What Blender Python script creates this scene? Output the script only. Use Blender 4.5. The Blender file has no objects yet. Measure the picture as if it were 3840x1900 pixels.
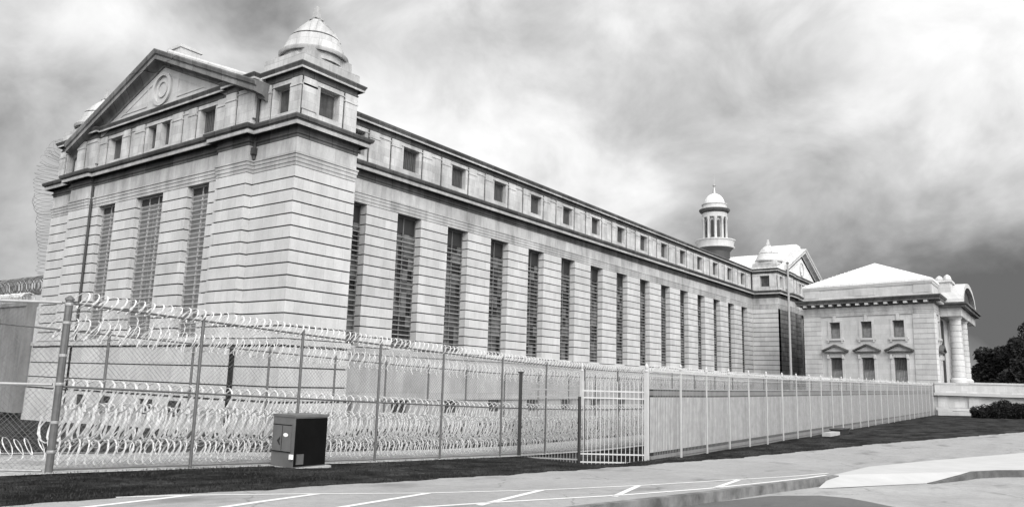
import bpy, bmesh, math, random
from mathutils import Vector, Matrix
random.seed(7)
R = math.radians
col = bpy.context.scene.collection
sc = bpy.context.scene

# ------------------------------------------------------------------ helpers
class MB:
    def __init__(s): s.v = []; s.f = []
    def add(s, vs, fs):
        n = len(s.v); s.v += [tuple(p) for p in vs]; s.f += [tuple(i + n for i in f) for f in fs]
    def box(s, x0, x1, y0, y1, z0, z1):
        if x1 < x0: x0, x1 = x1, x0
        if y1 < y0: y0, y1 = y1, y0
        s.add([(x0,y0,z0),(x1,y0,z0),(x1,y1,z0),(x0,y1,z0),(x0,y0,z1),(x1,y0,z1),(x1,y1,z1),(x0,y1,z1)],
              [(3,2,1,0),(4,5,6,7),(0,1,5,4),(1,2,6,5),(2,3,7,6),(3,0,4,7)])
    def hexa(s, b, t):   # bottom 4, top 4 (same order)
        s.add(list(b) + list(t), [(3,2,1,0),(4,5,6,7),(0,1,5,4),(1,2,6,5),(2,3,7,6),(3,0,4,7)])
    def tube(s, pts, r, n=4, closed=False, r2=None):
        pts = [Vector(p) for p in pts]; N = len(pts); base = len(s.v)
        for i, p in enumerate(pts):
            a = pts[i-1] if i > 0 else p; b = pts[i+1] if i < N-1 else p
            t = (b - a).normalized() if (b - a).length > 1e-9 else Vector((0,0,1))
            ref = Vector((0,0,1)) if abs(t.z) < .9 else Vector((1,0,0))
            u = t.cross(ref).normalized(); w = t.cross(u)
            rr = r if r2 is None else r + (r2 - r) * i / (N - 1)
            for k in range(n):
                an = 2*math.pi*k/n; s.v.append(tuple(p + (u*math.cos(an) + w*math.sin(an)) * rr))
        for i in range(N-1):
            for k in range(n):
                a = base + i*n + k; b = base + i*n + (k+1) % n
                s.f.append((a, b, b+n, a+n))
        s.f.append(tuple(base + k for k in range(n))[::-1]); s.f.append(tuple(base + (N-1)*n + k for k in range(n)))
    def lathe(s, c, prof, n=40, sx=1, sy=1):
        base = len(s.v)
        for r, z in prof:
            for k in range(n):
                a = 2*math.pi*k/n; s.v.append((c[0] + r*sx*math.cos(a), c[1] + r*sy*math.sin(a), z))
        for i in range(len(prof)-1):
            for k in range(n):
                a = base + i*n + k; b = base + i*n + (k+1) % n
                s.f.append((a, b, b+n, a+n))
        s.f.append(tuple(base + (len(prof)-1)*n + k for k in range(n)))
    def grid(s, rows):  # rows of equal length point lists
        base = len(s.v); m = len(rows[0])
        for r in rows: s.v += [tuple(p) for p in r]
        for i in range(len(rows)-1):
            for j in range(m-1):
                a = base + i*m + j; s.f.append((a, a+1, a+m+1, a+m))
    def build(s, name, mat, parent=None, smooth=False, off=None):
        me = bpy.data.meshes.new(name); me.from_pydata(s.v, [], s.f); me.update()
        if smooth:
            me.polygons.foreach_set('use_smooth', [True]*len(me.polygons))
            try: me.set_sharp_from_angle(angle=R(35))
            except Exception: pass
        me.materials.append(mat)
        o = bpy.data.objects.new(name, me); col.objects.link(o)
        if parent is not None:
            o.parent = parent
            if off is not None: o.location = off
        return o

def tag(o, label=None, cat=None, group=None, kind=None):
    if label: o['label'] = label
    if cat: o['category'] = cat
    if group: o['group'] = group
    if kind: o['kind'] = kind
    return o
def thing(name, label, cat, loc=(0,0,0), rz=0, group=None):
    o = bpy.data.objects.new(name, None); col.objects.link(o)
    o.location = loc; o.rotation_euler = (0,0,rz); o.empty_display_size = .3
    return tag(o, label, cat, group)
def copy_tree(o, parent=None):
    kids = list(o.children); c = o.copy(); col.objects.link(c); c.parent = parent
    for k in kids: copy_tree(k, c)
    return c
class Fr:   # facade frame: a along the wall, b outward
    def __init__(s, o, u, n): s.o = o; s.u = u; s.n = n
    def p(s, a, b, z): return (s.o[0]+s.u[0]*a+s.n[0]*b, s.o[1]+s.u[1]*a+s.n[1]*b, z)
    def box(s, mb, a0, a1, b0, b1, z0, z1):
        if a1 < a0: a0, a1 = a1, a0
        if b1 < b0: b0, b1 = b1, b0
        q = [(a0,b1),(a1,b1),(a1,b0),(a0,b0)]
        mb.hexa([s.p(a,b,z0) for a,b in q], [s.p(a,b,z1) for a,b in q])
def sweep(mb, path, prof):
    P = [Vector(p).to_2d() for p in path]; N = len(P); ofs = []
    nr = lambda d: Vector((d.y, -d.x))
    for i in range(N):
        d0 = (P[i]-P[i-1]).normalized() if i > 0 else None
        d1 = (P[i+1]-P[i]).normalized() if i < N-1 else None
        if d0 is None: m = nr(d1)
        elif d1 is None: m = nr(d0)
        else:
            n0, n1 = nr(d0), nr(d1); m = (n0 + n1) / max(.2, 1 + n0.dot(n1))
        ofs.append(m)
    rows = [[(P[i].x + ofs[i].x*p, P[i].y + ofs[i].y*p, z) for i in range(N)] for p, z in prof]
    mb.grid(rows)

# ------------------------------------------------------------------ materials
def newmat(name):
    m = bpy.data.materials.new(name); m.use_nodes = True
    nt = m.node_tree; b = nt.nodes['Principled BSDF']; return m, nt, b
def N(nt, t, **kw):
    n = nt.nodes.new(t)
    for k, v in kw.items():
        if k in n.inputs: n.inputs[k].default_value = v
        else: setattr(n, k, v)
    return n
def ramp(nt, fac, stops, lk=None):
    r = nt.nodes.new('ShaderNodeValToRGB'); e = r.color_ramp.elements
    while len(e) < len(stops): e.new(.5)
    for i, (p, c) in enumerate(stops): e[i].position = p; e[i].color = (c, c, c, 1)
    nt.links.new(fac, r.inputs[0]); return r.outputs[0]
def mul(nt, a, b, mode='MULTIPLY', f=1.0):
    m = nt.nodes.new('ShaderNodeMix'); m.data_type = 'RGBA'; m.blend_type = mode; m.inputs[0].default_value = f
    nt.links.new(a, m.inputs[6]); nt.links.new(b, m.inputs[7]); return m.outputs[2]
def noise(nt, vec, scale, detail=4, rough=.55, dist=0):
    n = N(nt, 'ShaderNodeTexNoise'); n.inputs['Scale'].default_value = scale; n.inputs['Detail'].default_value = detail
    n.inputs['Roughness'].default_value = rough; n.inputs['Distortion'].default_value = dist
    nt.links.new(vec, n.inputs['Vector']); return n.outputs['Fac']
def mapping(nt, vec, scale=(1,1,1), loc=(0,0,0)):
    m = N(nt, 'ShaderNodeMapping'); m.inputs['Scale'].default_value = scale; m.inputs['Location'].default_value = loc
    nt.links.new(vec, m.inputs['Vector']); return m.outputs[0]
def bump(nt, b, h, strength, dist=.02):
    n = N(nt, 'ShaderNodeBump'); n.inputs['Strength'].default_value = strength; n.inputs['Distance'].default_value = dist
    nt.links.new(h, n.inputs['Height']); nt.links.new(n.outputs[0], b.inputs['Normal'])
def stone(name, c0, c1, streak=.75, row=.7, width=1.3, zoff=-14.2, joint=.6, msize=.012, spots=.85):
    m, nt, b = newmat(name); L = nt.links
    tc = N(nt, 'ShaderNodeTexCoord'); sp = N(nt, 'ShaderNodeSeparateXYZ'); L.new(tc.outputs['Object'], sp.inputs[0])
    ad = N(nt, 'ShaderNodeMath', operation='ADD'); L.new(sp.outputs[0], ad.inputs[0]); L.new(sp.outputs[1], ad.inputs[1])
    cb = N(nt, 'ShaderNodeCombineXYZ'); L.new(ad.outputs[0], cb.inputs[0]); L.new(sp.outputs[2], cb.inputs[1])
    mp = mapping(nt, cb.outputs[0], loc=(0, zoff + 70*row/.7, 0))
    br = N(nt, 'ShaderNodeTexBrick'); L.new(mp, br.inputs['Vector'])
    br.inputs['Scale'].default_value = 1; br.inputs['Brick Width'].default_value = width; br.inputs['Row Height'].default_value = row
    br.inputs['Mortar Size'].default_value = msize; br.inputs['Mortar Smooth'].default_value = .3
    br.inputs['Color1'].default_value = (c0,)*3 + (1,); br.inputs['Color2'].default_value = (c1,)*3 + (1,)
    br.inputs['Mortar'].default_value = (c0*joint,)*3 + (1,)
    n1 = ramp(nt, noise(nt, mapping(nt, cb.outputs[0], (1.3, .3, 1)), 1.0, 6, .68), [(.3, streak), (.6, 1.0)])
    n2 = ramp(nt, noise(nt, tc.outputs['Object'], .35, 5, .6), [(.3, spots), (.65, 1.0)])
    n3 = ramp(nt, noise(nt, tc.outputs['Object'], 9, 4, .7), [(.25, .88), (.7, 1.04)])
    c = mul(nt, mul(nt, mul(nt, br.outputs['Color'], n1), n2), n3)
    L.new(c, b.inputs['Base Color']); b.inputs['Roughness'].default_value = .85
    bump(nt, b, noise(nt, tc.outputs['Object'], 14, 6, .7), .35, .02)
    return m
def plain(name, c, rough=.6, metal=0, var=.85, scale=3, bmp=.1, spec=None, streak=None):
    m, nt, b = newmat(name)
    tc = N(nt, 'ShaderNodeTexCoord')
    v = ramp(nt, noise(nt, tc.outputs['Object'], scale, 5, .6), [(.3, c*var), (.7, c*(2-var))])
    if streak:
        v = mul(nt, v, ramp(nt, noise(nt, mapping(nt, tc.outputs['Object'], (3, 3, .25)), 1.2, 5, .65), [(.35, streak), (.6, 1.0)]))
    nt.links.new(v, b.inputs['Base Color']); b.inputs['Roughness'].default_value = rough; b.inputs['Metallic'].default_value = metal
    if bmp: bump(nt, b, noise(nt, tc.outputs['Object'], scale*6, 4, .6), bmp, .01)
    if spec is not None: b.inputs['Specular IOR Level'].default_value = spec
    return m
M = {}
M['stone'] = stone('limestone_blocks', .45, .53, joint=.72, msize=.009, streak=.84, spots=.84)
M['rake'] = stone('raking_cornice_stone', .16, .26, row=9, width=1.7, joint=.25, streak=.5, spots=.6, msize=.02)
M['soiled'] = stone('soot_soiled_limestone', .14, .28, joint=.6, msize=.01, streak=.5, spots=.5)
M['stone_plain'] = stone('limestone_smooth', .44, .53, row=1.4, width=2.6, joint=.75, msize=.006, streak=.8)
M['frieze'] = stone('limestone_frieze', .38, .50, row=1.5, width=1.9, zoff=-14.95, joint=.7, streak=.6, spots=.7)
M['attic'] = stone('limestone_attic', .43, .55, row=.55, width=1.1, zoff=-17.0, joint=.75, streak=.62, spots=.75, msize=.008)
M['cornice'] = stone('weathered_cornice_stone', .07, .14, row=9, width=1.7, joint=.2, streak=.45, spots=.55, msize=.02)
M['groove'] = plain('recessed_joint', .018, .95, bmp=0)
M['stucco'] = stone('rendered_base_wall', .34, .42, row=1.6, width=2.8, joint=.8, streak=.75, spots=.78)
M['pav'] = stone('pale_limestone', .44, .52, row=.62, width=1.2, joint=.75, streak=.82, zoff=-12.0, msize=.008)
M['roofmetal'] = plain('white_roof_metal', .68, .5, 0, .90, .8, .03, streak=.85)
M['seam'] = plain('grey_roof_seams', .52, .5, 0, .9, 2, 0)
M['slate'] = plain('grey_roof_slate', .12, .7, 0, .8, 2)
M['dark_metal'] = plain('dark_pipe_metal', .03, .6, 0, .8, 4)
M['sash'] = plain('painted_steel_sash', .11, .5, 0, .8, 5)
M['grille'] = plain('pale_window_bars', .25, .55, 0, .8, 3, 0)
M['mast'] = plain('pale_painted_mast', .26, .5, 0, .92, 2, 0)
M['grille_pale'] = plain('pale_front_window_bars', .31, .55, 0, .8, 3, 0)
M['galv'] = plain('galvanised_steel', .10, .45, .3, .8, 6, .05)
M['galv_light'] = plain('bright_galvanised_pipe', .30, .4, .4, .85, 6, .05)
M['mesh_wire'] = plain('chain_link_wire', .14, .5, .4, .85, 6, 0)
M['razor'] = plain('razor_ribbon_steel', .56, .45, .1, .85, 8, 0)
M['razor_dark'] = plain('distant_razor_wire', .16, .6, .2, .85, 8, 0)
M['white_paint'] = plain('white_painted_steel', .40, .45, 0, .9, 3, .03)
M['picket_grey'] = plain('grey_painted_pickets', .22, .5, 0, .9, 3, 0)
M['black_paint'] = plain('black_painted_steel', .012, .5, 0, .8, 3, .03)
M['cab'] = plain('dark_green_cabinet_paint', .10, .55, 0, .85, 3, .04)
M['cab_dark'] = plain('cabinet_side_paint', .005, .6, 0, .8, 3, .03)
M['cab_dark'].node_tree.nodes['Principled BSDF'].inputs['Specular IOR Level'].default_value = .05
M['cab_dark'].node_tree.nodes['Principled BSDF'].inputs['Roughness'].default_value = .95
M['sticker'] = plain('white_sticker', .75, .5, 0, .95, 8, 0)
M['concrete'] = plain('pale_concrete', .34, .85, 0, .88, 2.0, .3, streak=.9)
M['wallpanel'] = plain('pale_wall_panels', .37, .8, 0, .82, 2.6, .15, streak=.78)
M['wallband'] = plain('grey_wall_capping', .17, .8, 0, .8, 2, .1)
M['bigwall'] = plain('stained_perimeter_concrete', .17, .9, 0, .72, .35, .2, streak=.7)
M['paint_line'] = plain('white_road_paint', .62, .6, 0, .9, 14, .1)
M['bark'] = plain('tree_bark', .05, .9, 0, .7, 4, .5)
def glass_mat():
    m, nt, b = newmat('barred_window_glass'); L = nt.links
    tc = N(nt, 'ShaderNodeTexCoord')
    oi = N(nt, 'ShaderNodeObjectInfo')
    sp = N(nt, 'ShaderNodeSeparateXYZ'); L.new(tc.outputs['Object'], sp.inputs[0])
    cb = N(nt, 'ShaderNodeCombineXYZ'); L.new(sp.outputs[0], cb.inputs[0]); L.new(sp.outputs[2], cb.inputs[1])
    ad = N(nt, 'ShaderNodeVectorMath', operation='ADD'); L.new(cb.outputs[0], ad.inputs[0])
    sc_ = N(nt, 'ShaderNodeVectorMath', operation='SCALE'); L.new(oi.outputs['Location'], sc_.inputs[0]); sc_.inputs['Scale'].default_value = 13.7
    L.new(sc_.outputs[0], ad.inputs[1])
    sn = N(nt, 'ShaderNodeVectorMath', operation='SNAP'); L.new(ad.outputs[0], sn.inputs[0]); sn.inputs[1].default_value = (.55, .84, 1)
    wn = N(nt, 'ShaderNodeTexWhiteNoise'); L.new(sn.outputs[0], wn.inputs['Vector'])
    c = ramp(nt, wn.outputs['Value'], [(.3, .008), (.5, .035), (.85, .13)])
    c2 = mul(nt, c, ramp(nt, noise(nt, ad.outputs[0], 1.3, 4), [(.3, .5), (.7, 1.2)]))
    L.new(c2, b.inputs['Base Color']); b.inputs['Roughness'].default_value = .25
    return m
M['glass'] = glass_mat()
M['glass_pale'] = plain('dusty_pale_glass', .30, .3, 0, .7, 2, 0)
M['glass_front'] = plain('milky_front_glass', .14, .35, 0, .7, 1.2, 0)
M['attic_glass'] = plain('dusty_dark_glass', .045, .35, 0, .6, 2.5, 0)
M['board'] = plain('weathered_dark_board', .06, .7, 0, .5, 1.8, .1, streak=.5)

def asphalt(name, c, cracks=True, big=.85):
    m, nt, b = newmat(name); L = nt.links
    tc = N(nt, 'ShaderNodeTexCoord')
    a = ramp(nt, noise(nt, tc.outputs['Object'], 60, 3, .8), [(.3, c*.72), (.7, c*1.25)])
    a = mul(nt, a, ramp(nt, noise(nt, tc.outputs['Object'], .35, 6, .6, .6), [(.3, big), (.7, 1.06)]))
    a = mul(nt, a, ramp(nt, noise(nt, mapping(nt, tc.outputs['Object'], (1.4, .12, 1)), 1, 4, .6), [(.3, .9), (.6, 1.0)]))
    a = mul(nt, a, ramp(nt, noise(nt, mapping(nt, tc.outputs['Object'], (1, 1, 1)), 5.5, 5, .75), [(.3, .80), (.55, 1.0), (.75, 1.1)]))
    a = mul(nt, a, ramp(nt, noise(nt, mapping(nt, tc.outputs['Object'], (.9, .35, 1), (3, 7, 0)), .9, 3, .5), [(.30, .62), (.40, 1.0)]))
    if cracks:
        vo = N(nt, 'ShaderNodeTexVoronoi', feature='DISTANCE_TO_EDGE'); vo.inputs['Scale'].default_value = .22
        wv = N(nt, 'ShaderNodeVectorMath', operation='ADD')
        nz = N(nt, 'ShaderNodeTexNoise'); nz.inputs['Scale'].default_value = 1.2; nz.inputs['Detail'].default_value = 6
        L.new(tc.outputs['Object'], nz.inputs['Vector']); L.new(tc.outputs['Object'], wv.inputs[0]); L.new(nz.outputs['Color'], wv.inputs[1])
        L.new(wv.outputs[0], vo.inputs['Vector'])
        a = mul(nt, a, ramp(nt, vo.outputs['Distance'], [(.0, .55), (.006, 1.0)]))
    L.new(a, b.inputs['Base Color']); b.inputs['Roughness'].default_value = .9
    bump(nt, b, noise(nt, tc.outputs['Object'], 90, 3, .8), .4, .006)
    return m
M['road'] = asphalt('faded_asphalt', .27)
M['lot'] = asphalt('concrete_apron', .30, True, .8)
M['patch'] = asphalt('dark_asphalt_patch', .09, False)
M['curb'] = plain('dirty_curb_concrete', .12, .9, 0, .45, 2.2, .4)
M['curb_dark'] = plain('black_stained_curb', .07, .9, 0, .5, 2.2, .4)
M['sidewalk'] = plain('pale_sidewalk_concrete', .37, .85, 0, .93, 1.2, .2)
def ground_mat():
    m, nt, b = newmat('mown_grass'); L = nt.links
    tc = N(nt, 'ShaderNodeTexCoord')
    a = ramp(nt, noise(nt, tc.outputs['Object'], 5, 7, .75), [(.3, .005), (.5, .018), (.72, .05)])
    a = mul(nt, a, ramp(nt, noise(nt, mapping(nt, tc.outputs['Object'], (.8, .5, 1)), 1.1, 5, .65), [(.40, .2), (.60, 1.7)]))
    L.new(a, b.inputs['Base Color']); b.inputs['Roughness'].default_value = 1; b.inputs['Specular IOR Level'].default_value = .1
    bump(nt, b, noise(nt, tc.outputs['Object'], 30, 5, .8), .8, .03)
    return m
M['grass'] = ground_mat()
M['blade'] = plain('grass_blades', .025, .9, 0, .4, 1.5, 0, .1)
def gravel_mat():
    m, nt, b = newmat('pale_gravel'); L = nt.links
    tc = N(nt, 'ShaderNodeTexCoord')
    vo = N(nt, 'ShaderNodeTexVoronoi'); vo.inputs['Scale'].default_value = 16; L.new(tc.outputs['Object'], vo.inputs['Vector'])
    a = ramp(nt, vo.outputs['Color'], [(.1, .22), (.9, .50)])
    a = mul(nt, a, ramp(nt, noise(nt, tc.outputs['Object'], .8, 4), [(.3, .7), (.6, 1.0)]))
    L.new(a, b.inputs['Base Color']); b.inputs['Roughness'].default_value = .95
    bump(nt, b, vo.outputs['Distance'], .8, .05)
    return m
M['gravel'] = gravel_mat()
def leaf_mat(name, c):
    m, nt, b = newmat(name); L = nt.links
    tc = N(nt, 'ShaderNodeTexCoord')
    a = ramp(nt, noise(nt, tc.outputs['Object'], 1.2, 5, .7), [(.3, c*.4), (.7, c*1.5)])
    L.new(a, b.inputs['Base Color']); b.inputs['Roughness'].default_value = .7; b.inputs['Specular IOR Level'].default_value = .15
    return m
M['leaf'] = leaf_mat('dark_foliage', .018)

# ------------------------------------------------------------------ terrain
GY = [(-60,1.7),(-40,1.0),(-18.7,.32),(-9.3,-.08),(-2.7,-.33),(4,-.5),(14,-.52),(80,-.25),(200,.3)]
def g(y):
    if y <= GY[0][0]: return GY[0][1]
    for (a, za), (b, zb) in zip(GY, GY[1:]):
        if y <= b: return za + (zb-za)*(y-a)/(b-a)
    return GY[-1][1]
def tz(x, y): return g(y) + .02*(min(max(x, 8), 60) - 17.2) - (.024*min(8-x, 40) if x < 8 else 0)
def lin(pts, y):
    if y <= pts[0][0]: return pts[0][1]
    for (a, za), (b, zb) in zip(pts, pts[1:]):
        if y <= b: return za + (zb-za)*(y-a)/(b-a)
    return pts[-1][1]
EDGE = [(-60,22.0),(-20.5,22.3),(-17.4,22.6),(-11,22.75),(-5,22.85),(0,23.0),(3.2,23.35),(9.8,24.55),(17.9,26.05),(26.8,28.5),(38.9,31.8),(60,42),(90,70),(140,130)]
CURB = [(-60,25.8),(-20,27.3),(-14,27.6),(-11.5,27.8),(-8.9,27.95),(-5.5,28.15),(-1.0,28.5)]
FAR = [(-1.0,28.5),(4.3,28.5),(9.1,29.9),(17,32.7),(36,41),(60,56),(90,90),(140,155)]
ys = sorted(set([-60+2*i for i in range(31)] + [i*1.0 for i in range(0,30)] + [30+5*i for i in range(23)] + [p[0] for p in GY+EDGE+CURB+FAR]))
ys = [y for y in ys if y <= 140]
def cl(v): return max(0, min(1, v))
# ground sheet reaching the horizon
gy = [-2500,-900,-300,-100] + ys + [200, 400, 900, 2500]
gx = [-2500,-900,-300,-100,-40,-32,-20,0,8] + [9+.5*i for i in range(57)] + [40,50,60,100,300,900,2500]
def gz(x, y):
    dip = .45*cl((x - lin(EDGE, y) - 1.2)/1.0) if y > -60 and x < 300 else 0
    bmp = 0
    if x < 23:
        bmp = .07*math.exp(-((x-18.9)/.9)**2)*math.exp(-((y+15.6)/1.2)**2) - .26*math.exp(-((x-19.6)/1.6)**2)*math.exp(-((y+.2)/2.2)**2) 
        bmp += .03*math.sin(x*2.1+y*.7)*cl((22.6-x)/1)*cl((x-17.4))
    return tz(x, y) - dip + bmp
mb = MB(); mb.grid([[(x, y, gz(x, y)) for x in gx] for y in gy])
tag(mb.build('ground', M['grass'], smooth=True), 'dark short grass ground on both sides of the fences', None, None, 'structure')
# road between grass edge and curb / pavement
def strip(name, mat, left, right, y0, y1, dz, label, n=8, wob=0):
    mb = MB(); yy = [y for y in ys if y0 < y < y1]; yy = [y0] + yy + [y1]; rows = []
    extra = []
    if wob:
        y = y0
        while y < y1: extra.append(y); y += .25
        yy = sorted(set(yy + extra))
    for y in yy:
        a, b = left(y), right(y)
        if wob: a += wob*(math.sin(y*1.7)+.7*math.sin(y*4.3+1)+.5*math.sin(y*9.7)+.4*math.sin(y*21.3))*.6
        rows.append([(a+(b-a)*i/n, y, tz(a+(b-a)*i/n, y)+dz) for i in range(n+1)])
    mb.grid(rows); o = mb.build(name, mat); tag(o, label, None, None, 'structure'); return o
def rightb(y): return lin(CURB, y) if y < -1 else lin(FAR, y)
strip('road', M['road'], lambda y: lin(EDGE, y), rightb, -60, 140, .045, 'faded grey asphalt road curving past the grass strip', 8, .12)
strip('pavement', M['lot'], lambda y: lin(CURB, y)+.17 if y < -1 else 28.67, lambda y: 70, -60, 14, -.17, 'lower grey concrete pavement in the near right corner', 6)
# curb (a real step), then raised sidewalk and its ramp
mb = MB()
cy_ = [-60,-40,-30,-20,-14,-11.5,-8.9,-5.5,-3,-1.0]
L0 = [(lin(CURB, y), y) for y in cy_]
for (x0, y0), (x1, y1) in zip(L0, L0[1:]):
    e = 0 if y1 < -1.01 else .0
    b4 = [(x0,y0),(x0+.18,y0),(x1+.18,y1),(x1,y1)]
    mb.hexa([(x,y,tz(x,y)-.35) for x,y in b4], [(x,y,tz(x,y)+.055) for x,y in b4])
mb.build('curb', M['curb'])
tag(bpy.data.objects['curb'], 'stained concrete kerb stepping down beside the parking lines', None, None, 'structure')
S = [(28.5,-1.0),(28.5,4.3),(29.9,9.1),(32.7,17),(41,36),(52,36),(42,11.5),(37.5,8.9),(34.6,7.55),(33.05,6.85),(32.3,6.1),(31.62,4.86)]
mb = MB()
mb.add([(x, y, tz(x,y)+.052) for x, y in S] + [(x, y, tz(x,y)-.3) for x, y in S],
       [tuple(range(len(S)))[::-1]] + [(i, (i+1)%len(S), (i+1)%len(S)+len(S), i+len(S)) for i in range(len(S))])
mb.build('sidewalk', M['sidewalk']); tag(bpy.data.objects['sidewalk'], 'bright concrete sidewalk slab between the road and the second kerb', None, None, 'structure')
mb = MB()
q = [(28.5,-1.0),(31.62,4.86),(30.75,1.3),(28.72,-3.6)]
mb.add([(q[0][0],q[0][1],tz(*q[0])+.05),(q[1][0],q[1][1],tz(*q[1])+.05),(q[2][0],q[2][1],tz(*q[2])-.160),(q[3][0],q[3][1],tz(*q[3])-.160)], [(0,3,2,1)])
mb.build('sidewalk_ramp', M['sidewalk']); tag(bpy.data.objects['sidewalk_ramp'], 'pale concrete kerb ramp sloping down between the two kerbs', None, None, 'structure')
mb = MB()
K = [(30.75,1.3,-.15),(31.2,3.1,-.05),(31.62,4.86,.062),(32.3,6.1,.062),(33.05,6.85,.062),(34.6,7.55,.062),(37.5,8.9,.062),(42,11.5,.062)]
for (x0,y0,h0),(x1,y1,h1) in zip(K, K[1:]):
    d = Vector((x1-x0, y1-y0)).normalized(); n_ = Vector((d.y,-d.x))*.16
    b4 = [(x0+n_.x,y0+n_.y,h0),(x1+n_.x,y1+n_.y,h1),(x1,y1,h1),(x0,y0,h0)]
    mb.hexa([(x,y,tz(x,y)-.35) for x,y,h in b4], [(x,y,tz(x,y)+h) for x,y,h in b4])
mb.build('far_curb', M['curb_dark']); tag(bpy.data.objects['far_curb'], 'dark curved kerb at the right edge beyond the ramp', None, None, 'structure')
mb = MB()
pp = [(27.75,-30),(27.72,-13),(27.85,-9.6),(28.35,-6.9),(28.9,-5.9),(29.6,-5.6),(30.5,-5.75),(31.4,-6.9),(32.3,-9.5),(33,-14),(33,-30)]
mb.add([(x, y, tz(x, y)-.166) for x, y in pp], [tuple(range(len(pp)))[::-1]])
def fanstrip(pp_, dz):
    m_ = MB(); yy = sorted(set([-30,-25,-20,-18.7,-15,-13,-11,-9.6,-9.3,-8,-7,-6.3,-5.7]))
    le = [(-30,27.62),(-13,27.74),(-9.6,28.1),(-6.9,28.5),(-5.7,29.3)]; ri = [(-30,33),(-14,33),(-9.5,32.2),(-6.9,31.2),(-5.7,30.0)]
    m_.grid([[(lin(le,y)+(lin(ri,y)-lin(le,y))*i/4, y, tz(lin(le,y)+(lin(ri,y)-lin(le,y))*i/4, y)+dz) for i in range(5)] for y in yy]); return m_
tag(fanstrip(pp, -.164).build('asphalt_patch', M['patch']), 'darker asphalt patch in the pavement beside the kerb', None, None, 'structure')
# painted markings
def mark(pts, w, name, label):
    mb = MB(); rows = []
    P = []
    for (x0,y0),(x1,y1) in zip(pts, pts[1:]):
        n_ = max(1, int(math.hypot(x1-x0, y1-y0)/.5))
        P += [(x0+(x1-x0)*i/n_, y0+(y1-y0)*i/n_) for i in range(n_)]
    P.append(pts[-1])
    for i, (x, y) in enumerate(P):
        a = P[max(0,i-1)]; b = P[min(len(P)-1,i+1)]; d = Vector((b[0]-a[0], b[1]-a[1])).normalized(); n_ = Vector((d.y,-d.x))*w/2
        rows.append([(x-n_.x, y-n_.y, tz(x-n_.x, y-n_.y)+.051), (x+n_.x, y+n_.y, tz(x+n_.x, y+n_.y)+.051)])
    mb.grid(rows); tag(mb.build(name, M['paint_line']), label, None, None, 'structure')
mark([(22.3,-19.9),(22.7,-18.9),(23.65,-17.1),(24.67,-15.3),(25.6,-12.8),(26.3,-9.75),(27.1,-5.6),(28.2,-.3)], .09, 'road_marking', 'long white line along the inner ends of the parking bays')
mark([(26.0,-17.5),(26.4,-15.4),(27.15,-12.2),(27.65,-8.9),(28.0,-5.4),(28.35,-1.2)], .11, 'road_marking', 'white line following the kerb edge')
for i, (a, b) in enumerate([((22.72,-18.9),(23.3,-21.5)),((23.7,-17.05),(24.5,-20)),((24.72,-15.27),(25.5,-18.5)),((25.62,-12.79),(26.5,-16.0)),((26.33,-9.8),(27.2,-12.6)),((27.2,-5.6),(27.7,-8.6))]):
    mark([a, b], .13, 'road_marking', ['short slanting bay line at the far left by the grass','second slanting bay line from the left','third slanting bay line from the left','fourth slanting bay line from the left','fifth slanting bay line from the left','slanting bay line nearest the kerb ramp'][i])
# gravel strip between the two fences
strip('gravel', M['gravel'], lambda y: lin([(-22,10.3),(-16,10.6),(-7,12.8),(0,13)],y), lambda y: 17.5, -40, 70, .012, 'pale gravel strip between the two chain link fences', 6)
o = bpy.data.objects['gravel']

# ------------------------------------------------------------------ big building pieces
Z0 = 14.2; CO = .7
def rust(mb, gb, fr, a0, a1, bout, bin_, z1, z0, gap=.078, dep=.08, co=CO):
    z = z1
    while z > z0 + .02:
        zb = max(z0, z - co)
        fr.box(mb, a0, a1, bin_, bout, zb + gap/2, z - gap/2); z = zb
    fr.box(gb, a0+dep, a1-dep, bin_+dep, bout-dep, z0+.001, z1-.001)
ENT = [(-.4,14.2),(0,14.2),(0,14.41),(.035,14.41),(.035,14.64),(.07,14.64),(.07,14.82),(.12,14.85),(.12,14.95),(.0,14.97),(.0,15.84)]
CORN = [(.0,15.84),(.04,15.86),(.04,16.0),(.12,16.05),(.14,16.12),(.05,16.13),(.05,16.56),(.47,16.56),(.47,16.40)]
FASC = [(.46,16.395),(.54,16.395),(.54,16.62),(.46,16.625)]
CRWN = [(.46,16.63),(.56,16.64),(.56,16.69),(.66,16.72),(.72,16.86),(.72,16.94),(-.3,17.0)]
ATB = [(0,16.9),(0,17.6),(-.5,17.6)]
ATT = [(-.5,19.3),(0.0,19.3),(.05,19.31),(.05,19.37),(0,19.38),(0,19.6)]
ATC = [(0,19.6),(.05,19.62),(.07,19.69),(.02,19.70),(.02,20.1),(.26,20.1),(.26,19.96)]
ATF = [(.25,19.955),(.32,19.955),(.32,20.08),(.24,20.085)]
ATK = [(.24,20.09),(.34,20.1),(.34,20.13),(.42,20.27),(.42,20.33),(-.6,20.42)]

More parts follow.
